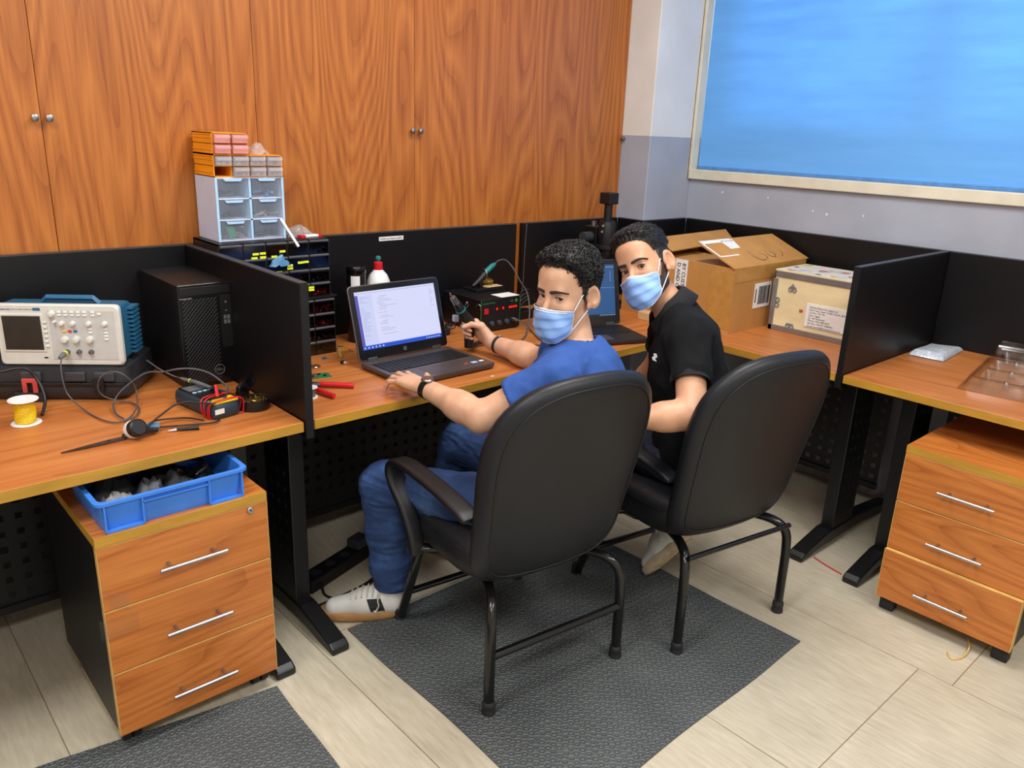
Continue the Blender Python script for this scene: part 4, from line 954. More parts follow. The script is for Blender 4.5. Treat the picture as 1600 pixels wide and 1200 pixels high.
wn = thing('wire_tangle', 'small tangle of thin coloured wires beside the laptop lid', 'wires', (.90, -.27, DZ))
for i, (m, q) in enumerate((('yellow_wire', 0), ('cable_black', .01), ('green_pcb', -.008), ('yellow_wire', -.014), ('cable_grey', .016))):
    mk('wire', B().tube(catmull([(-.02, q * .5 - .02, .002), (-.015, q, .02 + abs(q)), (.01, q + .01, .028), (.035, .03 + q, .02), (.055, .03 - q, .004)], 5), .0012, 5), m, wn, smooth=180)
dt = mk('paper_scrap', B().box(-.006, .006, -.003, .003, 0, .001), 'paper'); dt.location = (1.185, -.772, DZ); tag(dt, 'tiny white scrap at the front edge of the laptop desk', 'scrap')

# ---- rework station
rs = thing('rework_station', 'black rework station with red digit displays on the laptop desk', 'rework station', (1.632, -.3, DZ))
mk('housing', B().box(-.108, .108, .004, .25, .006, .138), 'black_metal', rs, bevel=.003)
mk('front_panel', B().box(-.108, .108, 0, .004, .006, .138), 'black_plastic', rs, bevel=.001)
screen_mat('led_red', (255, 40, 20), 3.0); mat('print_green', (40, 130, 60), .6); mat('red_glow_dark', (70, 8, 8), .3)
for x0, x1, n in ((-.03, .02, 3), (.042, .09, 4)):
    d = mk('display', B().box(x0, x1, -.001, .001, .086, .104), 'red_glow_dark', rs)
    for i in range(n):
        x = x0 + (i + .5) * (x1 - x0) / n
        if not (n == 3 and i == 1): mk('digit', B().cbox((x, -.0016, .095), (.005, .001, .008)), 'led_red', d)
for x in (-.086, -.075):
    mk('rocker_switch', B().cbox((x, -.002, .09), (.009, .006, .022)), 'led_red' if False else 'red_plastic', rs, bevel=.001)
for x in (-.05, -.01, .032): mk('knob', offset(B().lathe([(.011, 0), (.0105, .010), (.008, .012), (.001, .012)], n=18), frame((x, 0, .036), (1, 0, 0), (0, 0, 1), (0, -1, 0))), 'dark_grey_plastic', rs, smooth=40)
mk('iron_socket', offset(B().lathe([(.009, 0), (.009, .01), (.0075, .012), (.0075, .024), (.004, .026)], n=18), frame((.07, 0, .04), (1, 0, 0), (0, 0, 1), (0, -1, 0))), 'steel', rs, smooth=40)
text('panel_lettering', 'CE', .012, frame((.052, -.0006, .116), (1, 0, 0), (0, 0, 1), (0, -1, 0)), 'print_green', rs)
text('panel_lettering', 'REWORK STATION', .0075, frame((-.098, -.0006, .119), (1, 0, 0), (0, 0, 1), (0, -1, 0)), 'print_green', rs)
mk('cert_mark', offset(B().lathe([(.001, 0), (.007, 0), (.007, .0005), (.001, .0005)], n=16), frame((.085, 0, .12), (1, 0, 0), (0, 0, 1), (0, -1, 0))), 'print_green', rs)
mk('panel_trim', B().box(-.108, -.1065, -.001, 0, .006, .138).box(.1065, .108, -.001, 0, .006, .138), 'print_green', rs)
mk('iron_hook', B().tube(catmull([(-.108, .03, .11), (-.125, .01, .115), (-.13, -.01, .128), (-.125, -.02, .118), (-.12, -.01, .104)], 4), .002, 6), 'steel', rs, smooth=180)
pn = mk('instruction_card', B().box(-.045, .055, .0, .07, .1385, .1395), 'paper'); pn.location = (1.682, -.298, DZ); tag(pn, 'white card lying on top of the rework station', 'card')
ih = thing('iron_holder', 'soldering iron holder with brass wool on top of the rework station', 'iron stand', (1.69, -.11, DZ + .1385))
mk('tray', B().box(-.075, .085, -.05, .05, 0, .008).box(-.075, .085, -.05, -.046, .008, .014), 'black_metal', ih, bevel=.002)
mk('sponge', B().box(.0, .08, -.042, .0, .008, .014), 'cardboard_light', ih, bevel=.002)
wool('brass_wool', ih, (.035, .012, .01), .033, .026, 90, 5)
mk('cone', B().tube([(-.055, .0, .016), (-.01, .0, .046), (.008, .0, .062)], [.008, .016, .02], 14), 'black_metal', ih, smooth=40)
mk('post', B().box(-.02, -.008, -.006, .006, .006, .045), 'black_metal', ih)
mk('spring_ring', B().tube([(.004 + .0, .022 * math.cos(a), .064 + .022 * math.sin(a)) for a in [2 * math.pi * i / 20 for i in range(20)]], .0025, 6, loop=True), 'steel', ih)
irn = thing('soldering_iron', 'soldering iron with a teal grip resting in the holder', 'soldering iron', (1.715, -.11, .97))
mk('shaft', B().tube([(1.672, -.11, .935), (1.708, -.11, .962)], .004, 8), 'steel', irn, smooth=40, local=False)
mk('grip', B().tube([(1.704, -.11, .959), (1.714, -.11, .966), (1.742, -.11, .985), (1.758, -.11, .992)], [.009, .012, .011, .007], 12), 'teal', irn, smooth=40, local=False)
mk('cord', B().tube(catmull([(1.755, -.11, .992), (1.79, -.10, 1.003), (1.83, -.10, 1.0), (1.85, -.13, .965), (1.83, -.20, .92), (1.775, -.30, .90), (1.752, -.345, .85), (1.73, -.37, .80), (1.66, -.43, .757), (1.56, -.50, .7555), (1.46, -.56, .7555)], 6), .0034, 8), 'cable_grey', irn, smooth=180, local=False)
cable('socket_cable', 'dark lead plugged into the front of the rework station', [(1.702, -.326, .79), (1.72, -.34, .785), (1.735, -.36, .765), (1.72, -.40, .7545), (1.655, -.52, .7545), (1.64, -.6, .7545)], .003, 'cable_grey')
# hanging cable in the gap between the partitions
cable('hanging_cable', 'thin grey cable hanging in front of the partition gap', [(2.03, -.012, 1.14), (2.022, -.014, 1.0), (2.02, -.013, .87), (2.0, -.02, .76)], .002, 'cable_grey')
# tangle of adapters behind the laptop hinge
ad = thing('power_adapter', 'black adapter and leads heaped behind the laptop', 'adapter', (1.36, -.22, DZ))
mk('adapter_body', B().box(-.06, .05, -.03, .03, 0, .03), 'black_plastic', ad, bevel=.006)
for i in range(3): mk('cord', B().tube(catmull([(.04, 0, .015), (.07, -.03 + i * .02, .03), (.09, .02, .05 - i * .012), (.06, .05, .01), (.0, .06, .004)], 5), .003, 6), 'cable_black', ad, smooth=180)
adb = thing('power_adapter', 'black adapter and looped leads right of the rework station', 'adapter', (1.86, -.18, DZ))
mk('adapter_body', B().box(-.05, .05, -.03, .03, 0, .04), 'black_plastic', adb, bevel=.006)
for i in range(4): mk('cord', B().tube(catmull([(-.04, 0, .02), (-.05, -.04, .06 + i * .02), (.0, -.05, .10 + i * .012), (.05, -.04, .06), (.05, .0, .02)], 5), .004, 6), 'cable_black', adb, smooth=180)

# ---- microscope
mc = thing('microscope', 'black microscope with a camera on top in the far corner', 'microscope', (2.37, -.2, DZ))
mk('base', B().prism(rrect(-.1, .1, -.1, .12, .02), 0, .025), 'black_metal', mc, bevel=.003)
mk('post', B().cyl((0, .08, .025), (0, .08, .40), .014, n=16), 'steel', mc, smooth=40)
mk('focus_block', B().box(-.032, .032, .03, .11, .27, .38), 'black_metal', mc, bevel=.005)
for s in (-1, 1): mk('focus_knob', B().cyl((s * .03, .07, .33), (s * .085, .07, .33), .024 if s < 0 else .02, n=18), 'dark_grey_plastic', mc, smooth=40)
mk('ring_bracket', B().lathe([(.055, .28), (.058, .283), (.058, .297), (.055, .3), (.03, .3), (.03, .28)], (0, -.005, 0), 24), 'black_metal', mc, smooth=40)
mk('zoom_body', B().lathe([(.028, .23), (.034, .24), (.034, .27), (.04, .3), (.04, .395), (.036, .405), (.036, .41), (.02, .412)], (0, -.005, 0), 24), 'black_plastic', mc, smooth=40)
mk('ring_light', B().lathe([(.032, .21), (.062, .212), (.066, .225), (.062, .238), (.032, .24)], (0, -.005, 0), 28), 'black_gloss', mc, smooth=40)
mk('light_rim', B().lathe([(.0665, .222), (.0675, .224), (.0665, .226)], (0, -.005, 0), 28), 'steel', mc)
mk('camera_tube', B().lathe([(.02, .41), (.02, .486), (.022, .488)], (0, -.005, 0), 20), 'black_plastic', mc, smooth=40)
mk('camera_body', B().box(-.032, .032, -.037, .027, .488, .54), 'black_plastic', mc, bevel=.004)
mk('camera_plug', B().cyl((.018, .01, .54), (.018, .01, .552), .003, n=8), 'steel', mc)
for x, z in ((-.045, .392), (-.05, .365)): mk('thumb_screw', B().cyl((x, -.02, z), (x - .012, -.03, z), .006, n=10), 'chrome', mc, smooth=40)

# ---- cardboard box with flaps
cb = thing('cardboard_box', 'large brown cardboard box with raised flaps on the right desk', 'box', (2.70, -.60, DZ))
bx0, bx1, by0, by1, bh = -.295, .29, -.30, .30, .283
tk = .006
mk('front_wall', B().box(bx0, bx1, by0, by0 + tk, 0, bh), 'cardboard', cb); mk('rear_wall', B().box(bx0, bx1, by1 - tk, by1, 0, bh), 'cardboard', cb)
mk('side_wall', B().box(bx0, bx0 + tk, by0 + tk, by1 - tk, 0, bh), 'cardboard', cb); mk('side_wall', B().box(bx1 - tk, bx1, by0 + tk, by1 - tk, 0, bh), 'cardboard', cb)
mk('bottom', B().box(bx0 + tk, bx1 - tk, by0 + tk, by1 - tk, 0, .005), 'cardboard', cb)
def flap(pts, m='cardboard', n='flap', th=.005):
    a, b_, c, d = [Vector(p) for p in pts]; nr = (b_ - a).cross(d - a).normalized() * th
    return mk(n, B().add([a, b_, c, d, a - nr, b_ - nr, c - nr, d - nr], [(0, 1, 2, 3), (7, 6, 5, 4), (0, 4, 5, 1), (1, 5, 6, 2), (2, 6, 7, 3), (3, 7, 4, 0)]), m, cb)
ff = flap([(bx0 - .005, by0, bh + .001), (bx1 + .02, by0, bh + .001), (bx1 - .005, by0 + .19, bh + .093), (bx0 - .012, by0 + .2, bh + .09)])
flap([(bx0, by0 + .02, bh), (bx0, by1 - .02, bh), (bx0 + .27, by1 - .05, bh + .012), (bx0 + .27, by0 + .05, bh - .012)][::-1])
flap([(bx0 - .0, by1 - .15, bh + .075), (bx1, by1 - .15, bh + .085), (bx1, by1, bh + .004), (bx0, by1, bh + .004)])
flap([(bx0, by1 - .27, bh + .032), (bx1 - .1, by1 - .27, bh + .05), (bx1, by1 - .15, bh + .083), (bx0, by1 - .15, bh + .073)])
FX = Vector((1, 0, 0)); fu = (Vector((bx0 - .012, by0 + .2, bh + .09)) - Vector((bx0 - .005, by0, bh))).normalized(); fn = FX.cross(fu)
def FF(u, v, off=.0012): return frame(Vector((bx0, by0, bh + .001)) + FX * u + fu * v + fn * off, FX, fu, fn)
mk('paper_sheet', offset(B().box(-.065, .065, -.035, .035, 0, .0008), FF(.21, .172)), 'paper', ff)
mk('tape_strip', offset(B().box(0, .55, -.012, .012, 0, .0006), FF(.0, .203)), 'paper', ff); mk('tape_strip', offset(B().box(-.006, .006, -.06, .06, 0, .0006), FF(.005, .15)), 'paper', ff); mk('tape_strip', offset(B().box(-.07, .07, -.004, .004, 0, .0006), FF(.075, .09)), 'paper', ff)
text('sheet_lettering', 'IP CA Pass', .02, FF(.19, .19, .0022), 'ink_grey', ff, .0002, 'CENTER')
hand = [[(.22, .10), (.23, .05), (.255, .03), (.285, .035)], [(.315, .09), (.295, .08), (.315, .06), (.30, .035)], [(.345, .095), (.345, .05), (.375, .04)], [(.395, .09), (.38, .085), (.395, .065), (.375, .045)], [(.40, .11), (.45, .10), (.465, .07), (.43, .04)]]
for s in hand: mk('marker_stroke', B().tube([FF(u, v, .0014).translation for u, v in [(p.x, p.y) for p in catmull([(a, b_, 0) for a, b_ in s], 5)]], .0016, 4), 'ink', ff)
mk('tape', B().box(bx0 - .0012, bx0 - .0002, by0 + .0, by0 + .12, .02, bh - .02), 'packing_tape', cb)
mk('tape', B().box(bx0, bx1 - .1, by0 - .0012, by0 - .0002, bh - .06, bh), 'packing_tape', cb)
sl = mk('shipping_label', B().box(bx0 + .165, bx0 + .30, by0 - .0022, by0 - .0012, .095, .205), 'paper', cb)
bc = B(); r = random.Random(3); x = bx0 + .20
while x < bx0 + .29:
    w = r.uniform(.001, .003); bc.box(x, x + w, by0 - .0028, by0 - .0022, .11, .19); x += w + r.uniform(.001, .003)
bc.box(bx0 + .175, bx0 + .182, by0 - .0028, by0 - .0022, .12, .18)
mk('barcode', bc, 'ink', sl, kind='stuff')
s2 = mk('warning_label', B().box(bx0 - .0022, bx0 - .0012, by0 + .24, by0 + .305, .10, .285), 'paper', cb)
TV = frame((bx0 - .003, by0 + .267, .27), (0, 0, -1), (0, -1, 0), (-1, 0, 0))
text('label_lettering', 'BY CUST', .026, TV, 'ink', s2, .0003); text('label_lettering', 'D AND O', .026, frame((bx0 - .003, by0 + .295, .27), (0, 0, -1), (0, -1, 0), (-1, 0, 0)), 'ink', s2, .0003)
sb = mk('small_carton', B().box(-.03, .03, -.04, .04, 0, .035), 'cardboard_light', bevel=.002); sb.location = (2.34, -.52, DZ); tag(sb, 'small pale carton beside the seated man\'s chin on the desk', 'carton')
# ---- plywood crate
cr_ = thing('plywood_crate', 'pale plywood crate with metal edges and an address sheet', 'crate', (2.668, -1.20, DZ))
cw0, cw1 = -.262, .265     # along y
mk('board', B().box(.003, .26, cw0 + .003, cw1 - .003, .012, .258), 'plywood', cr_)
mk('lid', B().box(0, .262, cw0, cw1, .252, .268), 'plywood', cr_)
mk('edge_strip', B().box(-.002, .014, cw0, cw1 + .002, .236, .262), 'aluminium', cr_, bevel=.002); mk('edge_strip', B().box(-.004, .014, cw0, cw1 + .002, 0, .024), 'aluminium', cr_, bevel=.002)
mk('edge_strip', B().box(-.004, .014, cw1 - .018, cw1 + .003, .0, .228), 'aluminium', cr_, bevel=.002); mk('edge_strip', B().box(-.002, .262, cw1 - .006, cw1 + .003, .236, .262), 'aluminium', cr_, bevel=.002)
ash = mk('address_sheet', B().box(-.0008, .003, .0 - .20, .10 - .0, .045, .145), 'paper', cr_)
CT = lambda y, z: frame((-.0012, y, z), (0, -1, 0), (0, 0, 1), (-1, 0, 0))
for i, s in enumerate(('Aswaqe Electronics Egypt Ltd', 'Cairo Fest. Super Center North, Bld.23', 'Lot No. 178, 751', 'Cairo, Egypt', 'Dr. Ali Mohamed', 'Phone: +20 1008 4370', 'Fax No.: +20 211 5890901')): text('sheet_lettering', s, .0105, CT(.085, .128 - i * .0115), 'ink', ash, .0002)
mat('ink_blue', (60, 60, 170), .7)
text('sheet_lettering', 'E-mail: ali.moh@mwselectronics.com', .0098, CT(.085, .047), 'ink_blue', ash, .0002)
def rmark(y, z, s, top):
    m_ = B()
    for q in (-.5, .5): m_.tube([(-.0012, y + q * s * 1.05 + s * .42 * math.cos(a), z + s * .42 * math.sin(a)) for a in [2 * math.pi * i / 18 for i in range(18)]], s * .12, 5, loop=True)
    m_.box(-.0018, .002, y - s * .8, y + s * .8, z + s * .42, z + s * .62)
    if top: m_.tube([(-.0012, y + s * .45, z + s * .7), (-.0012, y, z + s * 1.3), (-.0012, y - s * .45, z + s * .7)], s * .12, 5, loop=True)
    mk('printed_mark', m_, 'ink_grey', cr_)
rmark(.175, .19, .019, True); rmark(.165, .030, .019, False)
m_ = B()
for q in (-.5, .5): m_.tube([(-.0012, .238 + .009 * math.cos(a), .125 + q * .022 + .009 * math.sin(a)) for a in [2 * math.pi * i / 18 for i in range(18)]], .0024, 5, loop=True)
mk('printed_mark', m_, 'ink_grey', cr_)
mk('red_mark', B().box(-.0008, .003, .115, .13, .102, .112), 'red_faded', cr_)
def sticker_mat():
    m, nt, b = new_mat('old_stickers'); tc = nd(nt, 'ShaderNodeTexCoord'); vo = nd(nt, 'ShaderNodeTexVoronoi'); vo.inputs['Scale'].default_value = 22; nt.links.new(tc.outputs['Object'], vo.inputs['Vector'])
    sp_ = nd(nt, 'ShaderNodeSeparateColor'); nt.links.new(vo.outputs['Color'], sp_.inputs[0]); cr = nd(nt, 'ShaderNodeValToRGB'); cr.color_ramp.interpolation = 'CONSTANT'; e = cr.color_ramp.elements
    e[0].color = lin((210, 206, 196)); e[1].position = .86; e[1].color = lin((196, 170, 60)); a = e.new(.55); a.color = lin((190, 184, 176)); a = e.new(.72); a.color = lin((176, 120, 112)); a = e.new(.78); a.color = lin((204, 200, 192)); a = e.new(.93); a.color = lin((90, 90, 94))
    nt.links.new(sp_.outputs[0], cr.inputs[0]); nt.links.new(cr.outputs[0], b.inputs['Base Color']); b.inputs['Roughness'].default_value = .5
sticker_mat()
mk('torn_stickers', B().box(.016, .25, cw0 + .015, cw1 - .015, .268, .2688), 'old_stickers', cr_)
# ---- bubble wrap pouch
G = []; n = 40
for i in range(n):
    row = []
    for j in range(n):
        u, v = i / (n - 1), j / (n - 1); e = max(0, min(1, 9 * min(u, 1 - u, v, 1 - v)))
        bub = (math.sin(u * 60) * math.sin(v * 60)) * .0016 * e
        row.append((-.11 + .22 * u, -.08 + .16 * v, .004 + .02 * e ** .6 * (.7 + .3 * math.sin(u * 3 + v * 2)) + bub))
    G.append(row)
mat('bubble_wrap', (190, 196, 202), .22, vary=.12, scale=60, spec=.8)
bw = B(); bw.grid(G, flip=True); bw.grid([[(x, y, .001) for x, y, z in row] for row in G])
bo = mk('bubble_pouch', bw, 'bubble_wrap', smooth=50); bo.location = (2.88, -1.575, DZ); bo.rotation_euler = (0, 0, R(4)); bo.scale = (1.2, .8, 1.1); tag(bo, 'flat pouch of silvery bubble wrap by the partition', 'bubble wrap')
# ---- clear moulded tray
tr = thing('clear_tray', 'clear moulded plastic tray on the desk at the right edge', 'tray', (2.735, -1.985, DZ), 8)
def tub(x0, x1, y0, y1, z, s=.012): return B().rings([[(x, y, q) for x, y in rrect(x0 + k, x1 - k, y0 + k, y1 - k, .01, 3)] for q, k in ((.045, -.016), (.045, 0), (z, s))], False)
body = mk('tray_rim', B().rings([[(x, y, q) for x, y in rrect(-.28 + k, .28 - k, -.20 + k, .20 - k, .02, 4)] for q, k in ((.002, -.012), (.002, 0), (.045, .012), (.045, .03))], False), 'clear_bag', tr, smooth=40)
for i, (x0, x1, y0, y1) in enumerate(((-.24, -.05, -.16, -.02), (-.02, .24, -.16, -.02), (-.24, -.10, .02, .16), (-.07, .07, .02, .16), (.10, .24, .02, .16))):
    mk('tray_pocket', tub(x0, x1, y0, y1, .004), 'clear_bag', tr, smooth=40)
for x, y in ((-.15, -.09), (.05, -.1), (.17, -.05), (-.17, .08), (.0, .09), (.17, .1)): mk('tray_boss', B().lathe([(.013, .004), (.010, .028), (.008, .03), (.001, .03)], (x, y, 0), 14), 'clear_bag', tr, smooth=40)
mk('raised_corner', B().box(.17, .27, .08, .18, .045, .085), 'clear_bag', tr, bevel=.008)

# ---- blue tray with packed cables on the pedestal
bt_ = thing('blue_tray', 'blue plastic tray on the drawer pedestal', 'tray', (.085, -.727, .6155), 0)
bw_, bd_ = .180, .145
o_ = lambda k, z: [(x, y, z) for x, y in rrect(-bw_ + k, bw_ - k, -bd_ + k, bd_ - k, .02, 4)]
mk('tray_body', B().rings([o_(.012, 0), o_(.004, .07), o_(-.004, .071), o_(-.004, .078), o_(.008, .078), o_(.016, .006)], True), 'blue_tray', bt_, smooth=30)
for x in (-.165, -.08, .08, .165): mk('tray_rib', B().box(x - .002, x + .002, -bd_ - .003, -bd_ + .012, .004, .072), 'blue_tray', bt_)
mk('tray_ledge', B().box(-.08, .08, -bd_ - .003, -bd_ + .008, .058, .061), 'blue_tray', bt_)
for q in (-.165, .08): mk('tray_ledge', B().box(q, q + .085, -bd_ - .001, -bd_ + .012, .0, .006), 'blue_tray', bt_)
for i, (x, y, sx, sy, sz, m, lab) in enumerate(((-.115, -.06, .045, .05, .045, 'cloudy_bag', 'clear plastic bag at the left end of the blue tray'), (-.035, -.05, .05, .05, .05, 'dark_grey_plastic', 'crumpled dark bag in the middle of the blue tray'), (.03, -.045, .045, .045, .05, 'rubber', 'black bundle in the middle of the blue tray'), (.105, -.02, .05, .07, .042, 'black_plastic', 'heap of black cables at the right end of the blue tray'), (-.1, .05, .06, .05, .05, 'rubber', 'black bag at the back left of the blue tray'), (.02, .06, .07, .045, .05, 'black_gloss', 'glossy black bag at the back of the blue tray'))):
    c = crumple('packed_bag', (0, 0, 0), (sx, sy, sz), m, 31 + i); c.location = (.085 + x, -.727 + y, .623); tag(c, lab, 'bag')
    if m == 'cloudy_bag': mk('bag_contents', B().sphere((0, 0, .022), (.03, .035, .018), 14, 8), 'dark_grey_plastic', c, smooth=180)
for i, lab in enumerate(('thin black cable looped over the right end of the blue tray', 'black cable looping closest to the front wall of the blue tray')):
    cable('packed_cable', lab, [(.16 + .012 * i, -.80 + .01 * i, .675), (.20, -.76 - .01 * i, .683 + .002 * i), (.19 - .02 * i, -.70, .684), (.13, -.70 - .01 * i, .682), (.12 + .01 * i, -.76, .678)], .003, 'cable_black', group='black cables in the blue tray')

# ---- things on the floor
ps = thing('power_strip', 'black power strip on the floor under the laptop desk', 'power strip', (.76, -.44, 0), 18)
mk('strip_body', B().box(-.17, .17, -.035, .035, 0, .05), 'black_plastic', ps, bevel=.006)
for i in range(4): mk('socket', B().cyl((-.115 + i * .075, 0, .05), (-.115 + i * .075, 0, .0515), .02, n=18), 'rubber', ps)
mk('adapter', B().box(.08, .15, -.03, .03, .05, .085), 'dark_grey_plastic', ps, bevel=.006)
cable('floor_cable', 'black cable curling from the power strip across the floor', [(.66, -.50, .03), (.64, -.56, .006), (.68, -.62, .006), (.78, -.60, .006), (.88, -.55, .006), (.98, -.52, .006)], .0045, 'cable_black')
cable('floor_cable', 'black cable lying straight along the floor by the desk foot', [(.55, -.60, .006), (.66, -.60, .006), (.8, -.58, .006), (.95, -.5, .006)], .0045, 'cable_black')
cable('floor_cable', 'thin red wire on the floor between the desk feet', [(2.25, -1.50, .003), (2.23, -1.56, .003), (2.215, -1.63, .003)], .0022, 'red_plastic')
cable('floor_cable', 'thin beige wire curling out from under the right drawer pedestal', [(2.14, -2.10, .01), (2.09, -2.12, .012), (2.03, -2.12, .004), (2.00, -2.10, .003), (2.025, -2.08, .003)], .0026, 'edge_thin')

# ================================================================ people: bodies grown from signed distance fields
def V3(p): return np.array(p, dtype=np.float32)
def rc(a, b, ra, rb):
    a, b = V3(a), V3(b); ab = b - a; L = float(ab @ ab) + 1e-9; m = max(ra, rb)
    def f(x, y, z):
        h = np.clip(((x - a[0]) * ab[0] + (y - a[1]) * ab[1] + (z - a[2]) * ab[2]) / L, 0, 1)
        return np.sqrt((x - a[0] - h * ab[0]) ** 2 + (y - a[1] - h * ab[1]) ** 2 + (z - a[2] - h * ab[2]) ** 2) - (ra + (rb - ra) * h)
    return f, np.minimum(a, b) - m, np.maximum(a, b) + m
def ell(c, r, ax=None):
    c, r = V3(c), V3(r); m = float(r.max())
    A = None if ax is None else np.array([V3(v) / np.linalg.norm(V3(v)) for v in ax], dtype=np.float32)
    def f(x, y, z):
        x, y, z = x - c[0], y - c[1], z - c[2]
        if A is not None: x, y, z = A[0][0] * x + A[0][1] * y + A[0][2] * z, A[1][0] * x + A[1][1] * y + A[1][2] * z, A[2][0] * x + A[2][1] * y + A[2][2] * z
        k0 = np.sqrt((x / r[0]) ** 2 + (y / r[1]) ** 2 + (z / r[2]) ** 2) + 1e-6
        k1 = np.sqrt((x / r[0] ** 2) ** 2 + (y / r[1] ** 2) ** 2 + (z / r[2] ** 2) ** 2) + 1e-6
        return k0 * (k0 - 1) / k1
    return f, c - m, c + m
def cut(prim, p, n):
    """prim kept on the side where (x-p).n < 0"""
    f0, lo, hi = prim; p, n = V3(p), V3(n); n = n / np.linalg.norm(n)
    return (lambda x, y, z: np.maximum(f0(x, y, z), (x - p[0]) * n[0] + (y - p[1]) * n[1] + (z - p[2]) * n[2])), lo, hi
def smin(a, b, k):
    if k <= 0: return np.minimum(a, b)
    h = np.clip(.5 + .5 * (a - b) / k, 0, 1)
    return a * (1 - h) + b * h - k * h * (1 - h)
class Field:
    def __init__(s, lo, hi, h):
        s.lo = V3(lo); s.h = h; n = np.ceil((V3(hi) - s.lo) / h).astype(int) + 1
        s.ax = [s.lo[i] + np.arange(n[i], dtype=np.float32) * h for i in range(3)]
        s.d = np.full(n, .5, dtype=np.float32)
    def _sl(s, lo, hi, m):
        i0 = [max(0, int((lo[i] - m - s.lo[i]) / s.h)) for i in range(3)]; i1 = [min(s.d.shape[i], int((hi[i] + m - s.lo[i]) / s.h) + 2) for i in range(3)]
        sl = tuple(slice(a, b) for a, b in zip(i0, i1))
        return sl, np.ix_(s.ax[0][sl[0]], s.ax[1][sl[1]], s.ax[2][sl[2]])
    def add(s, prim, k=.0, op='+'):
        f, lo, hi = prim; sl, g = s._sl(lo, hi, k + .025)
        if min(s.d[sl].shape) == 0: return s
        v = f(*g).astype(np.float32)
        if op == '+': s.d[sl] = smin(s.d[sl], v, k)
        else: s.d[sl] = -smin(-s.d[sl], v, k)
        return s
    def mesh(s): return surface_nets(s.d, s.lo, s.h)
def surface_nets(d, lo, h):
    s = d < 0
    c = np.zeros(tuple(n - 1 for n in d.shape), dtype=np.int8)
    for dx in (0, 1):
        for dy in (0, 1):
            for dz in (0, 1): c += s[dx:d.shape[0] - 1 + dx, dy:d.shape[1] - 1 + dy, dz:d.shape[2] - 1 + dz]
    act = (c > 0) & (c < 8); I, J, K = np.nonzero(act)
    idx = np.full(act.shape, -1, dtype=np.int32); idx[act] = np.arange(len(I))
    P = np.zeros((len(I), 3)); N = np.zeros(len(I))
    cr = [(a, b, e) for a in (0, 1) for b in (0, 1) for e in (0, 1)]
    val = {q: d[I + q[0], J + q[1], K + q[2]] for q in cr}
    for q in cr:
        for ax in range(3):
            if q[ax] == 1: continue
            r = list(q); r[ax] = 1; r = tuple(r); va, vb = val[q], val[r]; m = (va < 0) != (vb < 0)
            t = np.where(m, va / np.where(m, va - vb, 1), 0)
            for e in range(3): P[:, e] += np.where(m, q[e] + (t if e == ax else 0), 0)
            N += m
    P /= N[:, None]; P += np.stack([I, J, K], 1); P = P * h + lo
    F = []
    for ax in range(3):
        a = [slice(1, -1)] * 3; a[ax] = slice(0, -1); b = list(a); b[ax] = slice(1, None)
        u, v = [(1, 2), (2, 0), (0, 1)][ax]
        A, Bv = s[tuple(a)], s[tuple(b)]; ii = np.nonzero(A != Bv)
        g = [ii[0], ii[1], ii[2]]
        for e in range(3):
            if e != ax: g[e] = g[e] + 1
        def cell(du, dv):
            q = [g[0].copy(), g[1].copy(), g[2].copy()]; q[u] += du; q[v] += dv; return idx[q[0], q[1], q[2]]
        quad = np.stack([cell(-1, -1), cell(0, -1), cell(0, 0), cell(-1, 0)], 1)
        inside = A[ii]; quad = np.where(inside[:, None], quad, quad[:, ::-1]); F.append(quad[(quad >= 0).all(1)])
    return P, np.concatenate(F)
def vnormals(P, F):
    n = np.cross(P[F[:, 2]] - P[F[:, 0]], P[F[:, 3]] - P[F[:, 1]]); N = np.zeros_like(P)
    for i in range(4): np.add.at(N, F[:, i], n)
    return N / (np.linalg.norm(N, axis=1)[:, None] + 1e-12)
def wrinkle(P, F, amp, sc, seed, stretch=(1, 1, 1)):
    N = vnormals(P, F)
    Q = P * np.array(stretch) * sc + seed
    k = np.array([1 - 2 * abs(mnoise.noise(Vector(q))) + .5 * mnoise.noise(Vector(q * 2.3)) for q in Q])
    return P + N * (amp * (k - .6))[:, None]
def joinm(*ms):
    P = []; F = []; n = 0
    for p, f in ms: P.append(p); F.append(f + n); n += len(p)
    return np.concatenate(P), np.concatenate(F)
def xf(M, P):
    A = np.array(M); return P @ A[:3, :3].T + A[:3, 3]

# ---------------------------------------------------------------- materials
def skin_mat(name, c1, c2):
    m, nt, b = new_mat(name); tc = nd(nt, 'ShaderNodeTexCoord'); nz = nd(nt, 'ShaderNodeTexNoise'); nz.inputs['Scale'].default_value = 22; nz.inputs['Detail'].default_value = 4; nt.links.new(tc.outputs['Object'], nz.inputs['Vector'])
    cr = nd(nt, 'ShaderNodeValToRGB'); e = cr.color_ramp.elements; e[0].position = .3; e[0].color = lin(c1); e[1].position = .7; e[1].color = lin(c2); nt.links.new(nz.outputs['Fac'], cr.inputs[0]); nt.links.new(cr.outputs[0], b.inputs['Base Color'])
    b.inputs['Roughness'].default_value = .48; b.inputs['Subsurface Weight'].default_value = .12; b.inputs['Subsurface Radius'].default_value = (.01, .004, .002); b.inputs['Subsurface Scale'].default_value = 1.0
    n2 = nd(nt, 'ShaderNodeTexNoise'); n2.inputs['Scale'].default_value = 500; nt.links.new(tc.outputs['Object'], n2.inputs['Vector']); bp = nd(nt, 'ShaderNodeBump'); bp.inputs['Strength'].default_value = .08; bp.inputs['Distance'].default_value = .001; nt.links.new(n2.outputs['Fac'], bp.inputs['Height']); nt.links.new(bp.outputs[0], b.inputs['Normal'])
skin_mat('skin_light', (196, 148, 118), (212, 166, 136)); skin_mat('skin_tan', (190, 138, 106), (206, 156, 122))
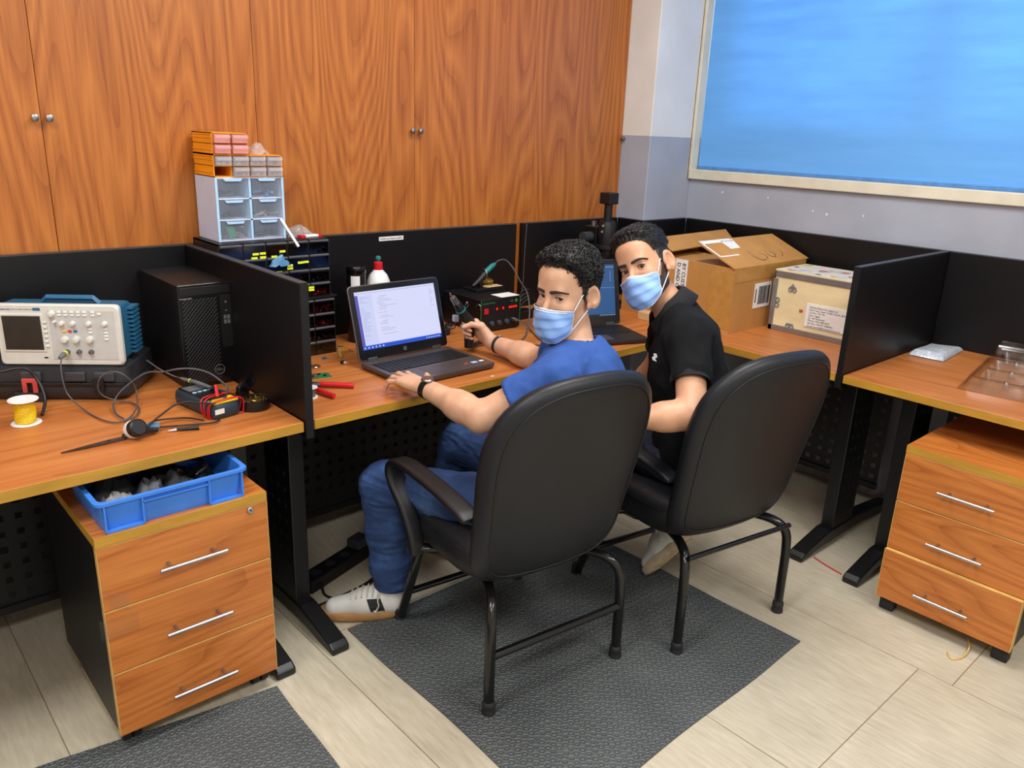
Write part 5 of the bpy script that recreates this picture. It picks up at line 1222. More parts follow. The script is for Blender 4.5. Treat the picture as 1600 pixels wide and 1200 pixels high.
mat('hair_dark', (28, 25, 24), .5, vary=.35, scale=160, bump=.8, bscale=240, spec=.45)
mat('hair_black', (20, 18, 18), .45, vary=.3, scale=160, bump=.6, bscale=260, stretch=(1, 1, .3))
mat('brow_hair', (46, 36, 31), .7, vary=.2, scale=300)
mat('beard_hair', (52, 40, 34), .8, vary=.3, scale=500, bump=.6, bscale=700)
mat('eye_white', (196, 186, 180), .25, vary=.02); mat('eye_iris', (58, 36, 24), .2); mat('eye_pupil', (8, 8, 8), .1)
mat('mask_blue', (142, 180, 238), .75, vary=.03, scale=12, bump=.12, bscale=700)
mat('mask_white', (226, 232, 242), .75, vary=.02)
mat('tee_blue', (40, 77, 146), .88, vary=.06, scale=14, bump=.15, bscale=900)
mat('polo_black', (8, 9, 12), .9, vary=.1, scale=16, bump=.2, bscale=900, spec=.25)
mat('polo_trim', (16, 17, 20), .9, vary=.1, scale=200, bump=.3, bscale=900)
def denim(name, c0, c1, c2):
    m, nt, b = new_mat(name); tc = nd(nt, 'ShaderNodeTexCoord'); nz = nd(nt, 'ShaderNodeTexNoise'); nz.inputs['Scale'].default_value = 9; nz.inputs['Detail'].default_value = 9; nz.inputs['Roughness'].default_value = .65; nt.links.new(tc.outputs['Object'], nz.inputs['Vector'])
    cr = nd(nt, 'ShaderNodeValToRGB'); e = cr.color_ramp.elements; e[0].position = .3; e[0].color = lin(c0); e[1].position = .75; e[1].color = lin(c2); a = e.new(.52); a.color = lin(c1); nt.links.new(nz.outputs['Fac'], cr.inputs[0]); nt.links.new(cr.outputs[0], b.inputs['Base Color']); b.inputs['Roughness'].default_value = .85
    n2 = nd(nt, 'ShaderNodeTexNoise'); n2.inputs['Scale'].default_value = 900; nt.links.new(tc.outputs['Object'], n2.inputs['Vector']); bp = nd(nt, 'ShaderNodeBump'); bp.inputs['Strength'].default_value = .25; bp.inputs['Distance'].default_value = .001; nt.links.new(n2.outputs['Fac'], bp.inputs['Height']); nt.links.new(bp.outputs[0], b.inputs['Normal'])
denim('denim_blue', (22, 42, 80), (32, 58, 103), (64, 95, 142)); denim('denim_navy', (24, 28, 42), (32, 38, 56), (46, 54, 76))
mat('shoe_white', (208, 206, 200), .55, vary=.04, scale=20); mat('gum_sole', (172, 126, 78), .6, vary=.06); mat('beige_sole', (190, 172, 142), .65, vary=.08, scale=40)
mat('lace', (196, 188, 172), .8); mat('stitch', (150, 160, 180), .8)

# ---------------------------------------------------------------- head
HEAD = [('+', ell((0, .014, .036), (.0765, .097, .089)), .0), ('+', ell((0, -.028, -.02), (.064, .066, .085)), .03),
        ('+', rc((.046, .0, -.062), (.018, -.066, -.098), .02, .018), .025), ('+', rc((-.046, .0, -.062), (-.018, -.066, -.098), .02, .018), .025), ('+', ell((0, -.074, -.1), (.022, .018, .016)), .02),
        ('+', ell((.04, -.062, -.028), (.024, .022, .02)), .02), ('+', ell((-.04, -.062, -.028), (.024, .022, .02)), .02),
        ('+', rc((-.034, -.082, .024), (.034, -.082, .024), .011, .011), .018), ('+', ell((0, -.056, .062), (.056, .04, .045)), .03),
        ('-', ell((.033, -.0965, .004), (.021, .013, .0125)), .010), ('-', ell((-.033, -.0965, .004), (.021, .013, .0125)), .010),
        ('+', rc((0, -.090, .010), (0, -.113, -.034), .0075, .0115), .014), ('+', ell((.012, -.1, -.039), (.009, .010, .008)), .006), ('+', ell((-.012, -.1, -.039), (.009, .010, .008)), .006),
        ('+', ell((0, -.097, -.066), (.022, .008, .007)), .008), ('+', ell((0, -.094, -.079), (.02, .008, .007)), .006)]
for s in (1, -1):
    E0 = (s * .032, -.0755, .004)
    HEAD += [('+', ell(E0, (.0148, .0146, .0142)), .005), ('-', ell((E0[0], E0[1] - .0135, E0[2] - .0006), (.0148, .011, .0062)), .0015), ('-', ell(E0, (.0124, .0124, .0124)), 0)]
    ax = [(.96, .28 * s, 0), (-.28 * s, .94, .18), (0, -.18, .98)]
    HEAD += [('+', ell((s * .0845, .018, -.002), (.0075, .024, .037), [(1, -s * .45, 0), (s * .45, 1, .2), (0, -.2, 1)]), .006), ('-', ell((s * .0915, .0145, .002), (.0085, .014, .023), [(1, -s * .45, 0), (s * .45, 1, .2), (0, -.2, 1)]), .004), ('+', ell((s * .079, .004, -.028), (.006, .009, .010)), .006)]
TENT = [('+', ell((0, -.028, -.02), (.066, .070, .085)), .0), HEAD[2], HEAD[3], HEAD[4], HEAD[5], HEAD[6], ('+', rc((0, -.092, .0), (0, -.113, -.034), .010, .013), .03), ('+', ell((0, -.066, -.078), (.056, .05, .056)), .03)]
def comp(lst, x, y, z):
    d = np.full(np.broadcast(x, y, z).shape, .5, dtype=np.float32)
    for op, p, k in lst:
        v = p[0](x, y, z)
        d = smin(d, v, k) if op == '+' else -smin(-d, v, k)
    return d
def project(lst, o, dr, off, n=60):
    """march points o along directions dr until the field equals off"""
    o, dr = np.array(o, dtype=np.float32), np.array(dr, dtype=np.float32); t = np.zeros(len(o), dtype=np.float32)
    for _ in range(n):
        p = o + dr * t[:, None]; t += np.clip(comp(lst, p[:, 0], p[:, 1], p[:, 2]) - off, -.02, .03) * .8
    return o + dr * t[:, None]
def build_head(M, neck_end, neck_r):
    """head and neck in head space (face towards -y), returned in world space with the field for the hair"""
    ne = np.array(M.inverted() @ Vector(neck_end))
    lst = HEAD + [('+', rc((0, .022, -.06), tuple(ne), .05, neck_r), .022)]
    F = Field((-.112, -.135, min(-.21, ne[2] - .02)), (.112, .15, .19), .002)
    lo, hi = np.array([-.2, -.2, -.3]), np.array([.2, .2, .3])
    for op, p, k in lst: F.add(p, k, op)
    return F, lst
def hair_mesh(F, M, hx, hz, thick, amp, seed, freq, top=.03, side=.010, extra=None):
    x, y, z = np.meshgrid(F.ax[0], F.ax[1], F.ax[2], indexing='ij')
    zm = np.interp(y, hx, hz).astype(np.float32) + .25 * np.maximum(0, .03 - np.abs(x)) * (y < -.04) * -.3
    zm = zm - 2.6 * np.where(y < -.03, x * x, 0) + .002 * np.sin(x * 420) * np.sin(y * 300 + 1)
    t = side + (top - side) * np.clip((z - .045) / .075, 0, 1) ** .8
    t = t * np.where(y < -.0, np.clip((z - zm) / .03, .22, 1), 1)
    base = comp([q for q in HEAD[:4]] + [HEAD[8]], x, y, z)
    ns = np.zeros(x.shape, dtype=np.float32); rs = np.random.RandomState(seed)
    for i in range(5):
        k = rs.normal(size=3); k = k / np.linalg.norm(k) * freq * (1 + .5 * i); ns += np.sin(x * k[0] + y * k[1] + z * k[2] + rs.uniform(0, 6)) / 5
    d = np.maximum(base - t - amp * ns, (zm - z) * .8)
    if extra is not None: d = extra(d, x, y, z)
    ear = np.minimum(ell((.084, .016, -.004), (.014, .029, .041))[0](x, y, z), ell((-.084, .016, -.004), (.014, .029, .041))[0](x, y, z))
    d = np.maximum(d, -ear)
    d[:, :, 0] = .1; d[0] = .1; d[-1] = .1; d[:, 0] = .1; d[:, -1] = .1; d[:, :, -1] = .1
    P, Fc = surface_nets(d, F.lo, F.h)
    return P, Fc
def mask_parts(root, M, lab):
    nu, nv = 37, 31; G = []
    U = np.linspace(-1, 1, nu); Vv = np.linspace(0, 1, nv)
    o = []; dr = []
    for v in Vv:
        for u in U:
            ph = u * R(64); top = -.026 - .006 * abs(u) ** 2 + .007 * math.exp(-(u / .2) ** 2) ; bot = -.124 + .038 * abs(u) ** 2.2
            z = top + (bot - top) * v; ph *= 1 - .05 * v
            c = np.array((0, -.025, z)); d = np.array((math.sin(ph), -math.cos(ph), -.10 * v))
            o.append(c + d * .2); dr.append(-d / np.linalg.norm(d))
    Q = project(TENT, o, dr, .0045)
    cen = np.array((0, -.02, -.06)); k = 0
    for i, v in enumerate(Vv):
        row = []
        for u in U:
            q = Q[k]; k += 1; n = q - cen; n = n / np.linalg.norm(n)
            pl = .0045 * (abs(((v * 3.6 + .12 * math.sin(u * 3)) % 1) - .3)) * (1 - abs(u) ** 3) + .0022 * math.sin(u * 5 + v * 7) * (1 - abs(u)) + .0014 * math.sin(u * 11 - v * 9)
            row.append(q + n * pl)
        G.append(row)
    Gw = [[tuple(M @ Vector(p)) for p in row] for row in G]
    b = B(); b.grid(Gw, flip=True); mo = mk('face_mask', b, 'mask_blue', root, smooth=180, local=False, solid=.0012, label=lab)
    def strip(idx, name, w):
        s = B(); s.tube([tuple(M @ Vector(p)) for p in idx], w, 6); mk(name, s, 'mask_white', mo, smooth=180, local=False)
    e = B(); e.grid([[tuple(M @ Vector(G[i][j] + (G[i][j] - cen) / np.linalg.norm(G[i][j] - cen) * .0012)) for j in range(nu)] for i in (0, 1)], flip=True); mk('mask_border', e, 'mask_white', mo, smooth=180, local=False, solid=.0008)
    e = B(); e.tube([M @ Vector(G[2][j] + (G[2][j] - cen) / np.linalg.norm(G[2][j] - cen) * .0012) for j in range(5, nu - 5)], .0014, 6); mk('nose_wire', e, 'mask_white', mo, smooth=180, local=False)
    strip([G[i][0] for i in range(nv)], 'mask_border', .0013); strip([G[i][-1] for i in range(nv)], 'mask_border', .0013); strip([G[-1][j] for j in range(nu)], 'mask_border', .0013)
    for s, c in ((1, -1), (-1, 0)):
        a, z = Vector(G[0][c]), Vector(G[-1][c])
        P = catmull([a, Vector((s * .073, -.02, .008)), Vector((s * .079, .006, .022)), Vector((s * .083, .024, .02)), Vector((s * .0835, .034, .0)), Vector((s * .081, .028, -.022)), Vector((s * .076, .008, -.038)), z], 5)
        mk('ear_loop', B().tube([M @ p for p in P], .0015, 6), 'mask_white', mo, smooth=180, local=False)
def face_parts(root, M, gaze):
    for s in (1, -1):
        c = Vector((s * .032, -.0755, .004)); g = (M.inverted().to_3x3() @ Vector(gaze)).normalized()
        ax = g.cross(Vector((0, 0, 1))).normalized(); a2 = ax.cross(g)
        rings = [[tuple(M @ (c + (g * math.cos(t) + (ax * math.cos(q) + a2 * math.sin(q)) * math.sin(t)) * .0123)) for q in [2 * math.pi * j / 20 for j in range(20)]] for t in [R(v) for v in (1, 14, 15, 35, 36, 48, 70, 100, 140, 179)]]
        b = B(); b.rings(rings)
        e = mk('eye', b, ['eye_white', 'eye_iris', 'eye_pupil'], root, smooth=180, local=False)
        mi = []
        for f in range(len(e.data.polygons)):
            r = f // 20; mi.append(2 if r < 2 or f == 180 else 1 if r < 4 else 0)
        e.data.polygons.foreach_set('material_index', mi)
        la = []
        for k in range(13):
            q = R(8 + 164 * k / 12); x, z = .0148 * math.cos(q), .0064 * math.sin(q) - .0006
            la.append(M @ (c + Vector((x, -math.sqrt(max(1e-6, .0149 ** 2 - x * x - z * z)), z))))
        mk('eyelash', B().tube(la, [.0004] + [.001] * 11 + [.0005], 5), 'brow_hair', e, smooth=180, local=False)
        pts = [(s * .0095, .0225), (s * .02, .0245), (s * .031, .0265), (s * .042, .0262), (s * .050, .0230), (s * .0555, .0185)]
        Q = project(HEAD, [(x, -.16, z) for x, z in pts], [(0, 1, 0)] * len(pts), .0006)
        Pq = catmull([Vector(q) for q in Q], 4); n = len(Pq)
        rg = []
        for i, p in enumerate(Pq):
            u = i / (n - 1); w = .0055 * (1 - .5 * u) * min(1, .55 + u * 4); t = (Pq[min(i + 1, n - 1)] - Pq[max(i - 1, 0)]).normalized(); up = Vector((0, -1, 0)).cross(t).normalized(); nn = Vector((s * .35 * u, -1, 0)).normalized()
            rg.append([M @ (p + up * w * math.cos(a) + nn * .0017 * math.sin(a)) for a in [2 * math.pi * j / 8 for j in range(8)]])
        mk('eyebrow', B().rings(rg), 'brow_hair', root, smooth=180, local=False)
# ---------------------------------------------------------------- hands
def hand_prims(W, F, T, N, curls, thumb, sc=1.0, spread=.06):
    W, F, T, N = Vector(W), Vector(F).normalized(), Vector(T), Vector(N)
    T = (T - F * T.dot(F)).normalized(); N = (N - F * N.dot(F) - T * N.dot(T)).normalized()
    out = []; off = (.029, .0095, -.0105, -.029); fwd = (.092, .095, .089, .081)
    L = ((.043, .026, .021), (.047, .03, .022), (.043, .028, .021), (.034, .021, .019)); r0 = (.0098, .0100, .0095, .0083)
    tips = []
    for i in range(4):
        k = W + F * fwd[i] * sc + T * off[i] * sc
        out.append((rc(W + T * off[i] * .55 + F * .012, k, .0145, .0118), .012))
        a = 0; p = k; q = F + T * spread * (1.5 - i)
        q.normalize()
        for j in range(3):
            a += R(curls[i][j]); d = q * math.cos(a) - N * math.sin(a); e = p + d * L[i][j] * sc
            out.append((rc(p, e, r0[i] - .0008 * j, r0[i] - .0008 * (j + 1) - (.001 if j == 2 else 0)), .004)); p = e
        tips.append((p, d))
    out.append((ell(W + F * .05 - N * .004, (.036, .05, .017), (T, F, N)), .012))
    tb = [Vector(t) for t in thumb]
    out.append((rc(W + F * .02 + T * .018, tb[0], .0165, .0145), .012))
    out.append((rc(tb[0], tb[1], .0125, .0108), .008)); out.append((rc(tb[1], tb[2], .0108, .0088), .004))
    return out, tips
def arm_prims(S, E, W, ra=(.05, .043, .041, .028)):
    S, E, W = Vector(S), Vector(E), Vector(W)
    return [(rc(S, E, ra[0], ra[1]), .01), (rc(E, E.lerp(W, .38), ra[2], ra[2] * 1.02), .025), (rc(E.lerp(W, .3), W, ra[2] * 1.0, ra[3]), .025)]
def nail(name, root, tip, N, m='skin_light'):
    p, d = tip; N = Vector(N); n = (N - d * N.dot(d)).normalized()
def shoe(root, name, toe, heel, up, upper_m, sole_m, lab):
    """low sneaker between toe and heel points of the sole, up = away from the sole"""
    toe, heel, up = Vector(toe), Vector(heel), Vector(up); x = (toe - heel).normalized(); L = (toe - heel).length; z = (up - x * up.dot(x)).normalized(); y = z.cross(x)
    M = frame(heel, x, y, z); k = L / .28
    out = []
    for i in range(28):
        t = 2 * math.pi * i / 28; u = .5 + .5 * math.cos(t); w = (.036 + .012 * math.sin(u * 2.6)) * k; out.append(((.14 + .14 * math.copysign(abs(math.cos(t)) ** .8, math.cos(t))) * k, w * math.copysign(abs(math.sin(t)) ** .7, math.sin(t))))
    b = B(); b.rings([[(px * s_ + (1 - s_) * .14 * k, py * s_, pz) for px, py in out] for s_, pz in ((.94, 0), (.99, .004), (1.0, .014), (1.0, .022), (.97, .026))])
    sh_ = mk(name, offset(b, M), sole_m, root, smooth=50, local=False, label=lab)
    F = Field((-.03, -.08, 0), (.33, .08, .16), .004)
    F.add(rc((.05 * k, 0, .045), (.13 * k, 0, .046), .042, .042), 0).add(rc((.12 * k, 0, .046), (.23 * k, 0, .028), .042, .033), .03).add(rc((.045 * k, 0, .05), (.055 * k, 0, .098), .04, .04), .02)
    F.add(ell((.055 * k, 0, .115), (.034, .03, .03)), .004, '-')
    F.d = np.maximum(F.d, (.018 - F.ax[2])[None, None, :]); P, Fc = F.mesh()
    up_ = mk('shoe_upper', (xf(M, P), Fc), upper_m, sh_, smooth=180, local=False)
    def surf(q, a, up_=.0015):
        r_ = .015
        while r_ < .09:
            p = (q, r_ * math.sin(a), .042 + r_ * math.cos(a)); ii = tuple(int(round((p[e] - float(F.lo[e])) / F.h)) for e in range(3))
            if F.d[ii] > 0: break
            r_ += .001
        r_ += up_; return (q, r_ * math.sin(a), .042 + r_ * math.cos(a))
    for i in range(6):
        px = .092 * k + i * .017 * k
        mk('lace', offset(B().tube([surf(px + .004 * a, a) for a in (-.75, -.5, -.2, .1, .4, .75)], .003, 6), M), 'lace', sh_, smooth=180, local=False)
    for s in (-1, 1): mk('lace', offset(B().tube(catmull([surf(.09 * k, 0, .003), surf(.088 * k, s * .5, .006), surf(.095 * k, s * .95, .006), surf(.092 * k, s * 1.3, .004), surf(.1 * k, s * 1.6, .003)], 4), .0022, 6), M), 'lace', sh_, smooth=180, local=False)
    return sh_, M, k, surf
def ring_band(root, name, c, axis, r, w, t, m, n=28, parent=None, tilt=None):
    c, a = Vector(c), Vector(axis).normalized(); u = a.cross(Vector((0, 0, 1)))
    if u.length < .1: u = a.cross(Vector((1, 0, 0)))
    u.normalize(); v = a.cross(u)
    rg = [[c + a * s * w / 2 + (u * math.cos(q) + v * math.sin(q)) * (r + o) for s, o in ((-1, 0), (1, 0), (1, t), (-1, t))] for q in [2 * math.pi * j / n for j in range(n)]]
    return mk(name, B().rings(rg, False, loop=True), m, root, smooth=40, local=False)
def basis(F, roll=0):
    F = Vector(F).normalized(); U = Vector((0, 0, 1)); U = (U - F * U.dot(F)).normalized(); L = U.cross(F)
    U2 = U * math.cos(R(roll)) - L * math.sin(R(roll)); L2 = U2.cross(F)
    return L2, -F, U2

# ================================================================ the man in blue
m1 = thing('person', 'man in a blue t-shirt and jeans holding a hot air gun', 'person', (.99, -1.17, 0))
SK = 'skin_light'
H1 = Vector((1.142, -1.141, 1.105)); a1 = R(187.5); F1 = Vector((math.cos(a1), math.sin(a1), -.07)); X, Y, Z = basis(F1, 0); MH1 = frame(H1, X * .95, Y * .95, Z * .96)
NB1 = (1.15, -1.188, .935)
LS, LE, LW = (.995, -1.255, .90), (.848, -1.115, .778), (.827, -.875, .805)
RS, RE, RW = (1.262, -1.035, .912), (1.355, -.835, .79), (1.346, -.576, .803)
FH, lst1 = build_head(MH1, NB1, .058)
Ph, Fh = FH.mesh(); Ph = xf(MH1, Ph)
Bf = Field((.70, -1.40, .70), (1.46, -.40, 1.06), .0032)
for p, k in arm_prims(LS, LE, LW) + arm_prims(RS, RE, RW): Bf.add(p, k)
lh, lt = hand_prims(LW, (-.02, .99, .02), (1, .1, 0), (0, 0, 1), ((4, 30, 28), (2, 32, 28), (6, 34, 28), (12, 34, 28)), ((.870, -.825, .800), (.900, -.790, .801), (.925, -.752, .796)), 1.08, spread=.17)
for p, k in lh: Bf.add(p, k)
GP = Vector((1.303, -.498, .83))          # where the gun is gripped
rh, rt_ = hand_prims(RW, (-.15, .85, .5), (-.35, -.5, .79), (.92, -.06, .37), ((62, 88, 50), (66, 88, 50), (70, 88, 50), (72, 88, 50)), ((1.318, -.548, .862), (1.287, -.53, .868), (1.263, -.515, .858)), spread=.03)
for p, k in rh: Bf.add(p, k)
Bf.add(rc(LS, NB1, .05, .055), .03); Bf.add(rc(RS, NB1, .05, .055), .03)
mk('body', joinm((Ph, Fh), Bf.mesh()), SK, m1, smooth=180, local=False)
face_parts(m1, MH1, CAM_C - H1); mask_parts(m1, MH1, 'light blue surgical mask')
hp = hair_mesh(FH, MH1, [-.12, -.085, -.07, -.05, -.036, -.026, -.016, -.006, .004, .03, .06, .12], [.104, .102, .098, .088, .068, .038, .0, -.016, .03, -.035, -.055, -.055], None, .003, 3, 150, top=.027, side=.008)
ho = mk('hair', (xf(MH1, hp[0]), hp[1]), 'hair_dark', m1, smooth=180, local=False)
rs = np.random.RandomState(7); Nn = vnormals(*hp); sel = [i for i in rs.choice(len(hp[0]), 5200, replace=False) if hp[0][i][2] > -.03]
cb_ = B()
for i in sel[:3000]:
    p = Vector(hp[0][i]); n = Vector(Nn[i]); u = n.orthogonal().normalized(); a = rs.uniform(0, 6.28); u = (Matrix.Rotation(a, 3, n) @ u); v = n.cross(u); q = rs.uniform(.0028, .0056) * (1 if p.z > .04 else .5)
    P = [p + n * (-.001 + q * (.9 + math.sin(t))) + u * q * 1.2 * math.cos(t) + v * .0012 * t for t in (-1.4, -.4, .6, 1.6, 2.6, 3.6)]
    cb_.tube([MH1 @ w for w in P], .0012, 3, False)
mk('hair_curls', cb_, 'hair_dark', ho, smooth=180, local=False, kind='stuff')
# t-shirt
ra1, fw1 = Vector((.77, .64, 0)).normalized(), Vector((-.60, .72, .0)).normalized(); up1 = Vector((.10, .02, 1)).normalized()
Sf = Field((.80, -1.45, .42), (1.45, -.92, 1.04), .0045)
CH = (1.125, -1.165, .79)
Sf.add(ell(CH, (.175, .118, .165), (ra1, fw1, up1))).add(ell((1.06, -1.20, .67), (.16, .122, .17), (ra1, fw1, up1)), .06).add(ell((.985, -1.225, .565), (.175, .14, .10), (Vector((.95, .2, 0)), Vector((-.2, .95, 0)), up1)), .06)
Sf.add(rc(LS, NB1, .058, .056), .05).add(rc(RS, NB1, .058, .056), .05).add(ell((1.208, -1.215, .855), (.13, .085, .115), (ra1, fw1, up1)), .05)
for S_, E_, t in ((LS, LE, .56), (RS, RE, .5)):
    S_, E_ = Vector(S_), Vector(E_); e = S_.lerp(E_, t)
    Sf.add(cut(rc(S_, e + (e - S_) * .2, .064, .060), e, E_ - S_), .035)
    Sf.add(rc(e + (S_ - e).normalized() * .03, E_, .051, .048), .004, '-')
HN = MH1 @ Vector((0, .02, -.08))
ndir = (Vector(NB1) - HN).normalized()
Sf.add(rc(Vector(NB1) - ndir * .004, HN, .0625, .08), .006, '-')
P, Fc = Sf.mesh(); P = wrinkle(P, Fc, .010, 9, 3.1, (1, 1, .6)); P = wrinkle(P, Fc, .003, 24, 9.4, (1, 1, .5))
sh1 = mk('t_shirt', (P, Fc), 'tee_blue', m1, smooth=180, local=False)
# jeans
Jf = Field((.62, -1.42, .08), (1.24, -.5, .68), .005)
LHp, LK, LA = (.885, -1.19, .515), (.748, -.765, .470), (.772, -.778, .09)
RHp, RK, RA = (1.06, -1.16, .53), (1.045, -.775, .545), (1.13, -.56, .10)
Jf.add(ell((.972, -1.19, .53), (.165, .13, .095))).add(rc(LHp, LK, .088, .068), .04).add(cut(rc(LK, (LA[0], LA[1], LA[2] - .03), .072, .063), (0, 0, .107), (0, 0, -1)), .02).add(rc(RHp, RK, .088, .068), .04).add(cut(rc(RK, RA, .066, .056), (0, 0, .09), (0, 0, -1)), .02)
Jf.add(rc((LA[0], LA[1], .02), (LA[0], LA[1], .15), .047, .047), 0, '-')
P, Fc = Jf.mesh(); P = wrinkle(P, Fc, .009, 7, 5.5, (1, 1, 1.8)); P = wrinkle(P, Fc, .0028, 20, 2.2, (.5, .5, 2.4))
je = mk('jeans', (P, Fc), 'denim_blue', m1, smooth=180, local=False)
ring_band(je, 'hem', (LA[0], LA[1], .113), (0, 0, 1), .060, .014, .002, 'denim_blue')
s1, SM1, k1, sf1 = shoe(m1, 'sneaker', (.566, -.655, .0075), (.806, -.815, .0075), (0, 0, 1), 'shoe_white', 'gum_sole', 'white sneaker with tan sole')
mk('logo_patch', offset(B().grid([[sf1(.075 + .045 * u + .014 * v, a) for v, a in ((0, 1.75), (.35, 1.4), (.7, 1.1), (1, .85))] for u in (0, .33, .67, 1)]), SM1), 'ink', s1, local=False, solid=.002)
text('logo_lettering', '$', .034, SM1 @ frame((.106, sf1(.105, 1.4, .004)[1], .036), (-1, 0, 0), (0, -.2, .98), (0, .98, .2)), 'paper', s1, .0004, 'CENTER', local=False)
shoe(m1, 'sneaker', (1.16, -.40, .002), (1.13, -.64, .002), (0, 0, 1), 'shoe_white', 'gum_sole', 'white sneaker under the desk')
Aw = (Vector(LE) - Vector(LW)).normalized(); wc_ = Vector(LW).lerp(Vector(LE), .06)
wt = ring_band(m1, 'wristwatch', wc_, Aw, .0285, .021, .003, 'black_plastic'); wt['label'] = 'black strap watch with silver case'
Mw = frame(wc_ + Vector((-.006, -.006, .0295)), Vector((1, 0, .1)).normalized(), Vector((0, 1, .05)), Vector((-.1, -.05, 1)).normalized())
mk('watch_case', offset(B().lathe([(.015, 0), (.0185, .002), (.019, .006), (.017, .009), (.0155, .009)], n=28), Mw), 'chrome', wt, smooth=40, local=False); mk('watch_dial', offset(B().lathe([(.001, .008), (.0155, .0082), (.0155, .0086), (.001, .0086)], n=28), Mw), 'ink', wt, local=False)
mk('watch_hand', offset(B().box(-.0006, .0006, 0, .011, .009, .0094).box(-.007, 0, -.0006, .0006, .009, .0094), Mw), 'chrome', wt, local=False)
br = ring_band(m1, 'bracelet', Vector(RW).lerp(Vector(RE), .16), Vector(RE) - Vector(RW), .0315, .013, .002, 'ink'); br['label'] = 'dark bracelet with white print'
ax = (Vector(RE) - Vector(RW)).normalized(); u = ax.cross(Vector((0, 0, 1))).normalized(); v = ax.cross(u)
for q in (200, 222, 244, 160, 270):
    n = u * math.cos(R(q)) + v * math.sin(R(q)); c = Vector(RW).lerp(Vector(RE), .16) + n * .0338; mk('bracelet_print', offset(B().box(-.003, .003, -.0025, .0025, 0, .0004), frame(c, ax, n.cross(ax), n)), 'paper', br, local=False)
# hot air gun in the right hand
hg = thing('hot_air_gun', 'black hot air gun held in the right hand of the man in blue', 'hot air gun', tuple(GP))
tipp = Vector((1.209, -.50, .987)); gd = (tipp - Vector((1.272, -.498, .905))).normalized()
mk('nozzle', B().tube([tipp, tipp - gd * .018, tipp - gd * .02, tipp - gd * .055], [.0035, .004, .011, .0125], 16), 'steel', hg, smooth=40, local=False)
mk('barrel', B().tube([tipp - gd * .052, tipp - gd * .07, tipp - gd * .10, tipp - gd * .125], [.015, .0165, .018, .017], 18), 'black_plastic', hg, smooth=40, local=False)
mk('collar_ring', B().tube([tipp - gd * .083, tipp - gd * .088], .0192, 18), 'teal', hg, smooth=40, local=False)
hb = tipp - gd * .105
mk('handle', B().tube([hb, GP + Vector((0, 0, .04)), GP + Vector((0, 0, .012)), GP - Vector((.0, 0, .058))], [.018, .0235, .0195, .017], 18), 'black_plastic', hg, smooth=40, local=False)
for s in (-1, 1): mk('hanger_clip', B().tube(catmull([tipp - gd * .085 + Vector((s * .012, -.014, .006)), tipp - gd * .08 + Vector((s * .02, -.022, .016)), tipp - gd * .07 + Vector((s * .022, -.02, .02)), tipp - gd * .072 + Vector((s * .014, -.018, .008))], 4), .0013, 6), 'steel', hg, smooth=180, local=False)
mk('rest_bracket', B().cbox(tuple(hb + Vector((-.035, .0, -.012))), (.018, .02, .026)), 'aluminium', hg, local=False, bevel=.003)
mk('hose', B().tube(catmull([GP - Vector((0, 0, .05)), GP + Vector((.03, .02, -.062)), (1.40, -.45, .766), (1.47, -.47, .764), (1.516, -.577, .764), (1.58, -.66, .764), (1.62, -.72, .764)], 6), .0085, 10), 'cable_black', hg, smooth=180, local=False)

# ================================================================ the man in black
m2 = thing('person', 'man in a black polo shirt leaning in beside the cardboard box', 'person', (1.62, -1.3, 0))
H2 = Vector((1.535, -1.108, 1.14)); a2_ = R(191); F2 = Vector((math.cos(a2_), math.sin(a2_), .02)); X, Y, Z = basis(F2, 27); MH2 = frame(H2, X * .96, Y * .96, Z * .96)
NB2 = (1.60, -1.185, 1.005)
LS2, LE2, LW2 = (1.50, -1.33, .962), (1.362, -1.462, .775), (1.215, -1.315, .752)
RS2, RE2, RW2 = (1.70, -1.11, .955), (1.75, -1.03, .75), (1.62, -1.02, .655)
FH2, lst2 = build_head(MH2, NB2, .06)
P, Fc = FH2.mesh(); P = xf(MH2, P)
Bf = Field((1.08, -1.56, .68), (1.86, -.75, 1.08), .0034)
for p, k in arm_prims(LS2, LE2, LW2) + arm_prims(RS2, RE2, RW2): Bf.add(p, k)
l2h, _t = hand_prims(LW2, (-.5, .85, -.1), (.8, .45, .2), (0, -.1, 1), ((30, 40, 30),) * 4, ((1.215, -1.265, .745), (1.205, -1.235, .74), (1.195, -1.21, .735)))
for p, k in l2h: Bf.add(p, k)
r2h, _t = hand_prims(RW2, (-.9, .3, -.1), (.2, -.9, .1), (0, 0, 1), ((30, 40, 30),) * 4, ((1.585, -1.045, .655), (1.56, -1.05, .65), (1.54, -1.05, .645)))
for p, k in r2h: Bf.add(p, k)
Bf.add(rc(LS2, NB2, .05, .055), .03); Bf.add(rc(RS2, NB2, .05, .055), .03)
mk('body', joinm((P, Fc), Bf.mesh()), 'skin_tan', m2, smooth=180, local=False)
face_parts(m2, MH2, CAM_C - H2); mask_parts(m2, MH2, 'light blue surgical mask')
hp = hair_mesh(FH2, MH2, [-.12, -.09, -.07, -.05, -.036, -.028, -.018, -.008, .004, .03, .06, .12], [.100, .098, .094, .082, .060, .034, -.002, -.022, .03, -.035, -.06, -.06], None, .0025, 5, 110, top=.026, side=.005)
mk('hair', (xf(MH2, hp[0]), hp[1]), 'hair_black', m2, smooth=180, local=False)
hs = B(); rs = np.random.RandomState(4); Nn = vnormals(*hp); sel = [i for i in rs.choice(len(hp[0]), 6000, replace=False) if hp[0][i][2] > .05]
